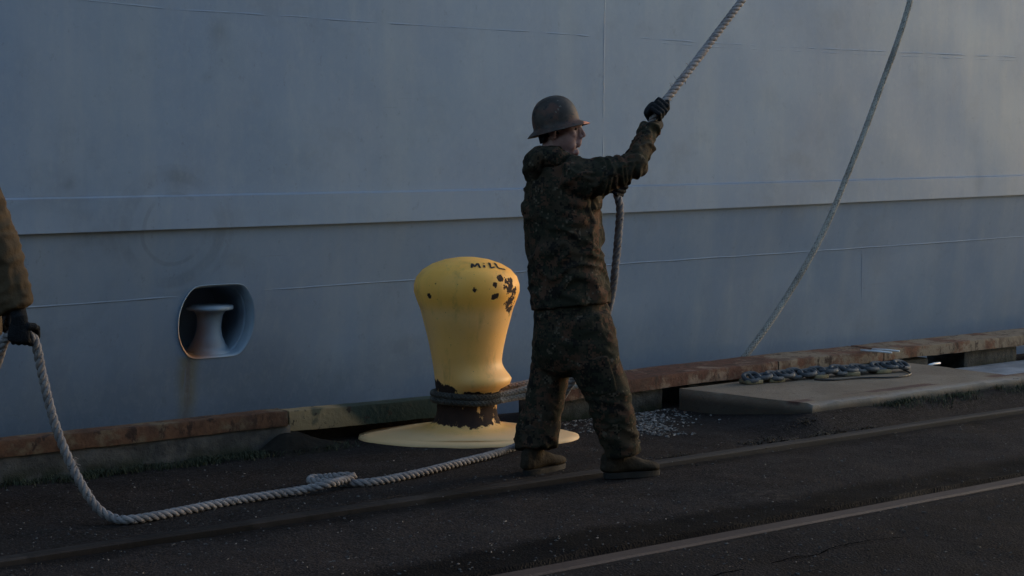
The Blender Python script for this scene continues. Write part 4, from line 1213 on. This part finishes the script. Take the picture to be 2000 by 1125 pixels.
# ------------------------------------------------------------------ loose stuff on the ground
_b = bmesh.new(); bmesh.ops.create_icosphere(_b, subdivisions=1, radius=1); _b.verts.index_update()
ICO_V = [v_.co.copy() for v_ in _b.verts]; ICO_F = [[v_.index for v_ in f_.verts] for f_ in _b.faces]; _b.free()
def scatter(name, n, fn, rmin, rmax, mt, label, flat=.6):
    bm = bmesh.new()
    for k in range(n):
        x, y = fn(); r_ = rmin + (rmax - rmin) * random.random() ** 2.5
        z = gz(x, y) + r_ * .25
        ph = random.random() * 6.28; ex = random.uniform(.55, 1.9)
        c_, s_ = math.cos(ph), math.sin(ph)
        vs = []
        for c0_ in ICO_V:
            p = c0_ * (1 + random.uniform(-.4, .3))
            a, b = p.x * ex * r_, p.y / ex * r_
            vs.append(bm.verts.new((x + a * c_ - b * s_, y + a * s_ + b * c_, z + p.z * r_ * flat)))
        for f_ in ICO_F: bm.faces.new([vs[i_] for i_ in f_])
    o = from_bm(name, bm, mt, smooth=False, recalc=False)
    return tag(o, label, None, None, 'stuff')
def anywhere():
    while True:
        p = on_z(random.uniform(-60, 2060), random.uniform(790, 1140))
        if p.y < 7.9 and not (p.x > 7.2 and p.y > 6.8): return p.x, p.y
scatter('gravel', 4200, anywhere, .0012, .0062, PEBBLE, 'pale grit and small stones scattered over the dark asphalt')
def heap():
    t = random.random()
    if t < .62: p = on_z(random.gauss(1268, 40), random.gauss(818, 12))
    elif t < .8: p = on_z(random.gauss(1270, 32), random.gauss(843, 5))
    else: p = on_z(random.gauss(1150, 40), random.gauss(828, 10))
    y = min(p.y, 7.8); 
    return min(p.x, 7.28), y
scatter('rubble', 1300, heap, .002, .0125, SHELL, 'patch of pale broken shell and gravel by the slab corner', .5)
def blades(name, n, fn, hmin, hmax, mt, label, wd=.0025, lean=.6):
    bm = bmesh.new()
    for k in range(n):
        x, y, z = fn(); h_ = random.uniform(hmin, hmax); a = random.random() * 6.28
        d_ = V((math.cos(a), math.sin(a), 0)); s = V((-d_.y, d_.x, 0)) * wd
        b = V((x, y, z)); m_ = b + V((0, 0, h_ * .6)) + d_ * h_ * lean * .3; t_ = b + V((0, 0, h_)) + d_ * h_ * lean
        v = [bm.verts.new(p) for p in (b - s, b + s, m_ + s * .7, m_ - s * .7, t_)]
        bm.faces.new(v[:4]); bm.faces.new((v[3], v[2], v[4]))
    return tag(from_bm(name, bm, mt, smooth=False, recalc=False), label, None, None, 'stuff')
CL = [(random.uniform(2.9, 4.9), random.uniform(7.86, 7.97), random.uniform(.02, .09)) for _ in range(50)]
def g1():
    c_ = random.choice(CL); x = c_[0] + random.gauss(0, c_[2]); y = c_[1] + random.gauss(0, .03)
    return x, min(y, 7.965), max(-.002, gz(x, y))
blades('grass', 4200, g1, .008, .035, GRASS, 'short dark grass and moss along the foot of the concrete upstand', .0022, .9)
CL2 = [(random.uniform(8.0, 11.5), random.uniform(6.73, 6.82), random.uniform(.02, .10)) for _ in range(40)]
def g3():
    c_ = random.choice(CL2); x = c_[0] + random.gauss(0, c_[2]); y = min(6.825, c_[1] + random.gauss(0, .03))
    return x, y, gz(x, y)
blades('grass', 2600, g3, .008, .035, GRASS, 'short dark grass along the front foot of the slab', .0022, .9)
CL3 = [on_z(px, py) for px, py in ((1485, 876), (1520, 860), (1555, 856), (1590, 852), (1320, 893), (1640, 846), (1500, 855), (1470, 862), (1575, 840), (1610, 846), (1700, 838))]
def g4():
    c_ = random.choice(CL3); x = c_.x + random.gauss(0, .05); y = c_.y + random.gauss(0, .02)
    return x, y, gz(x, y)
blades('weeds', 900, g4, .004, .018, WEED, 'dry brown weeds and dead leaves along the rail', .004, 1.6)
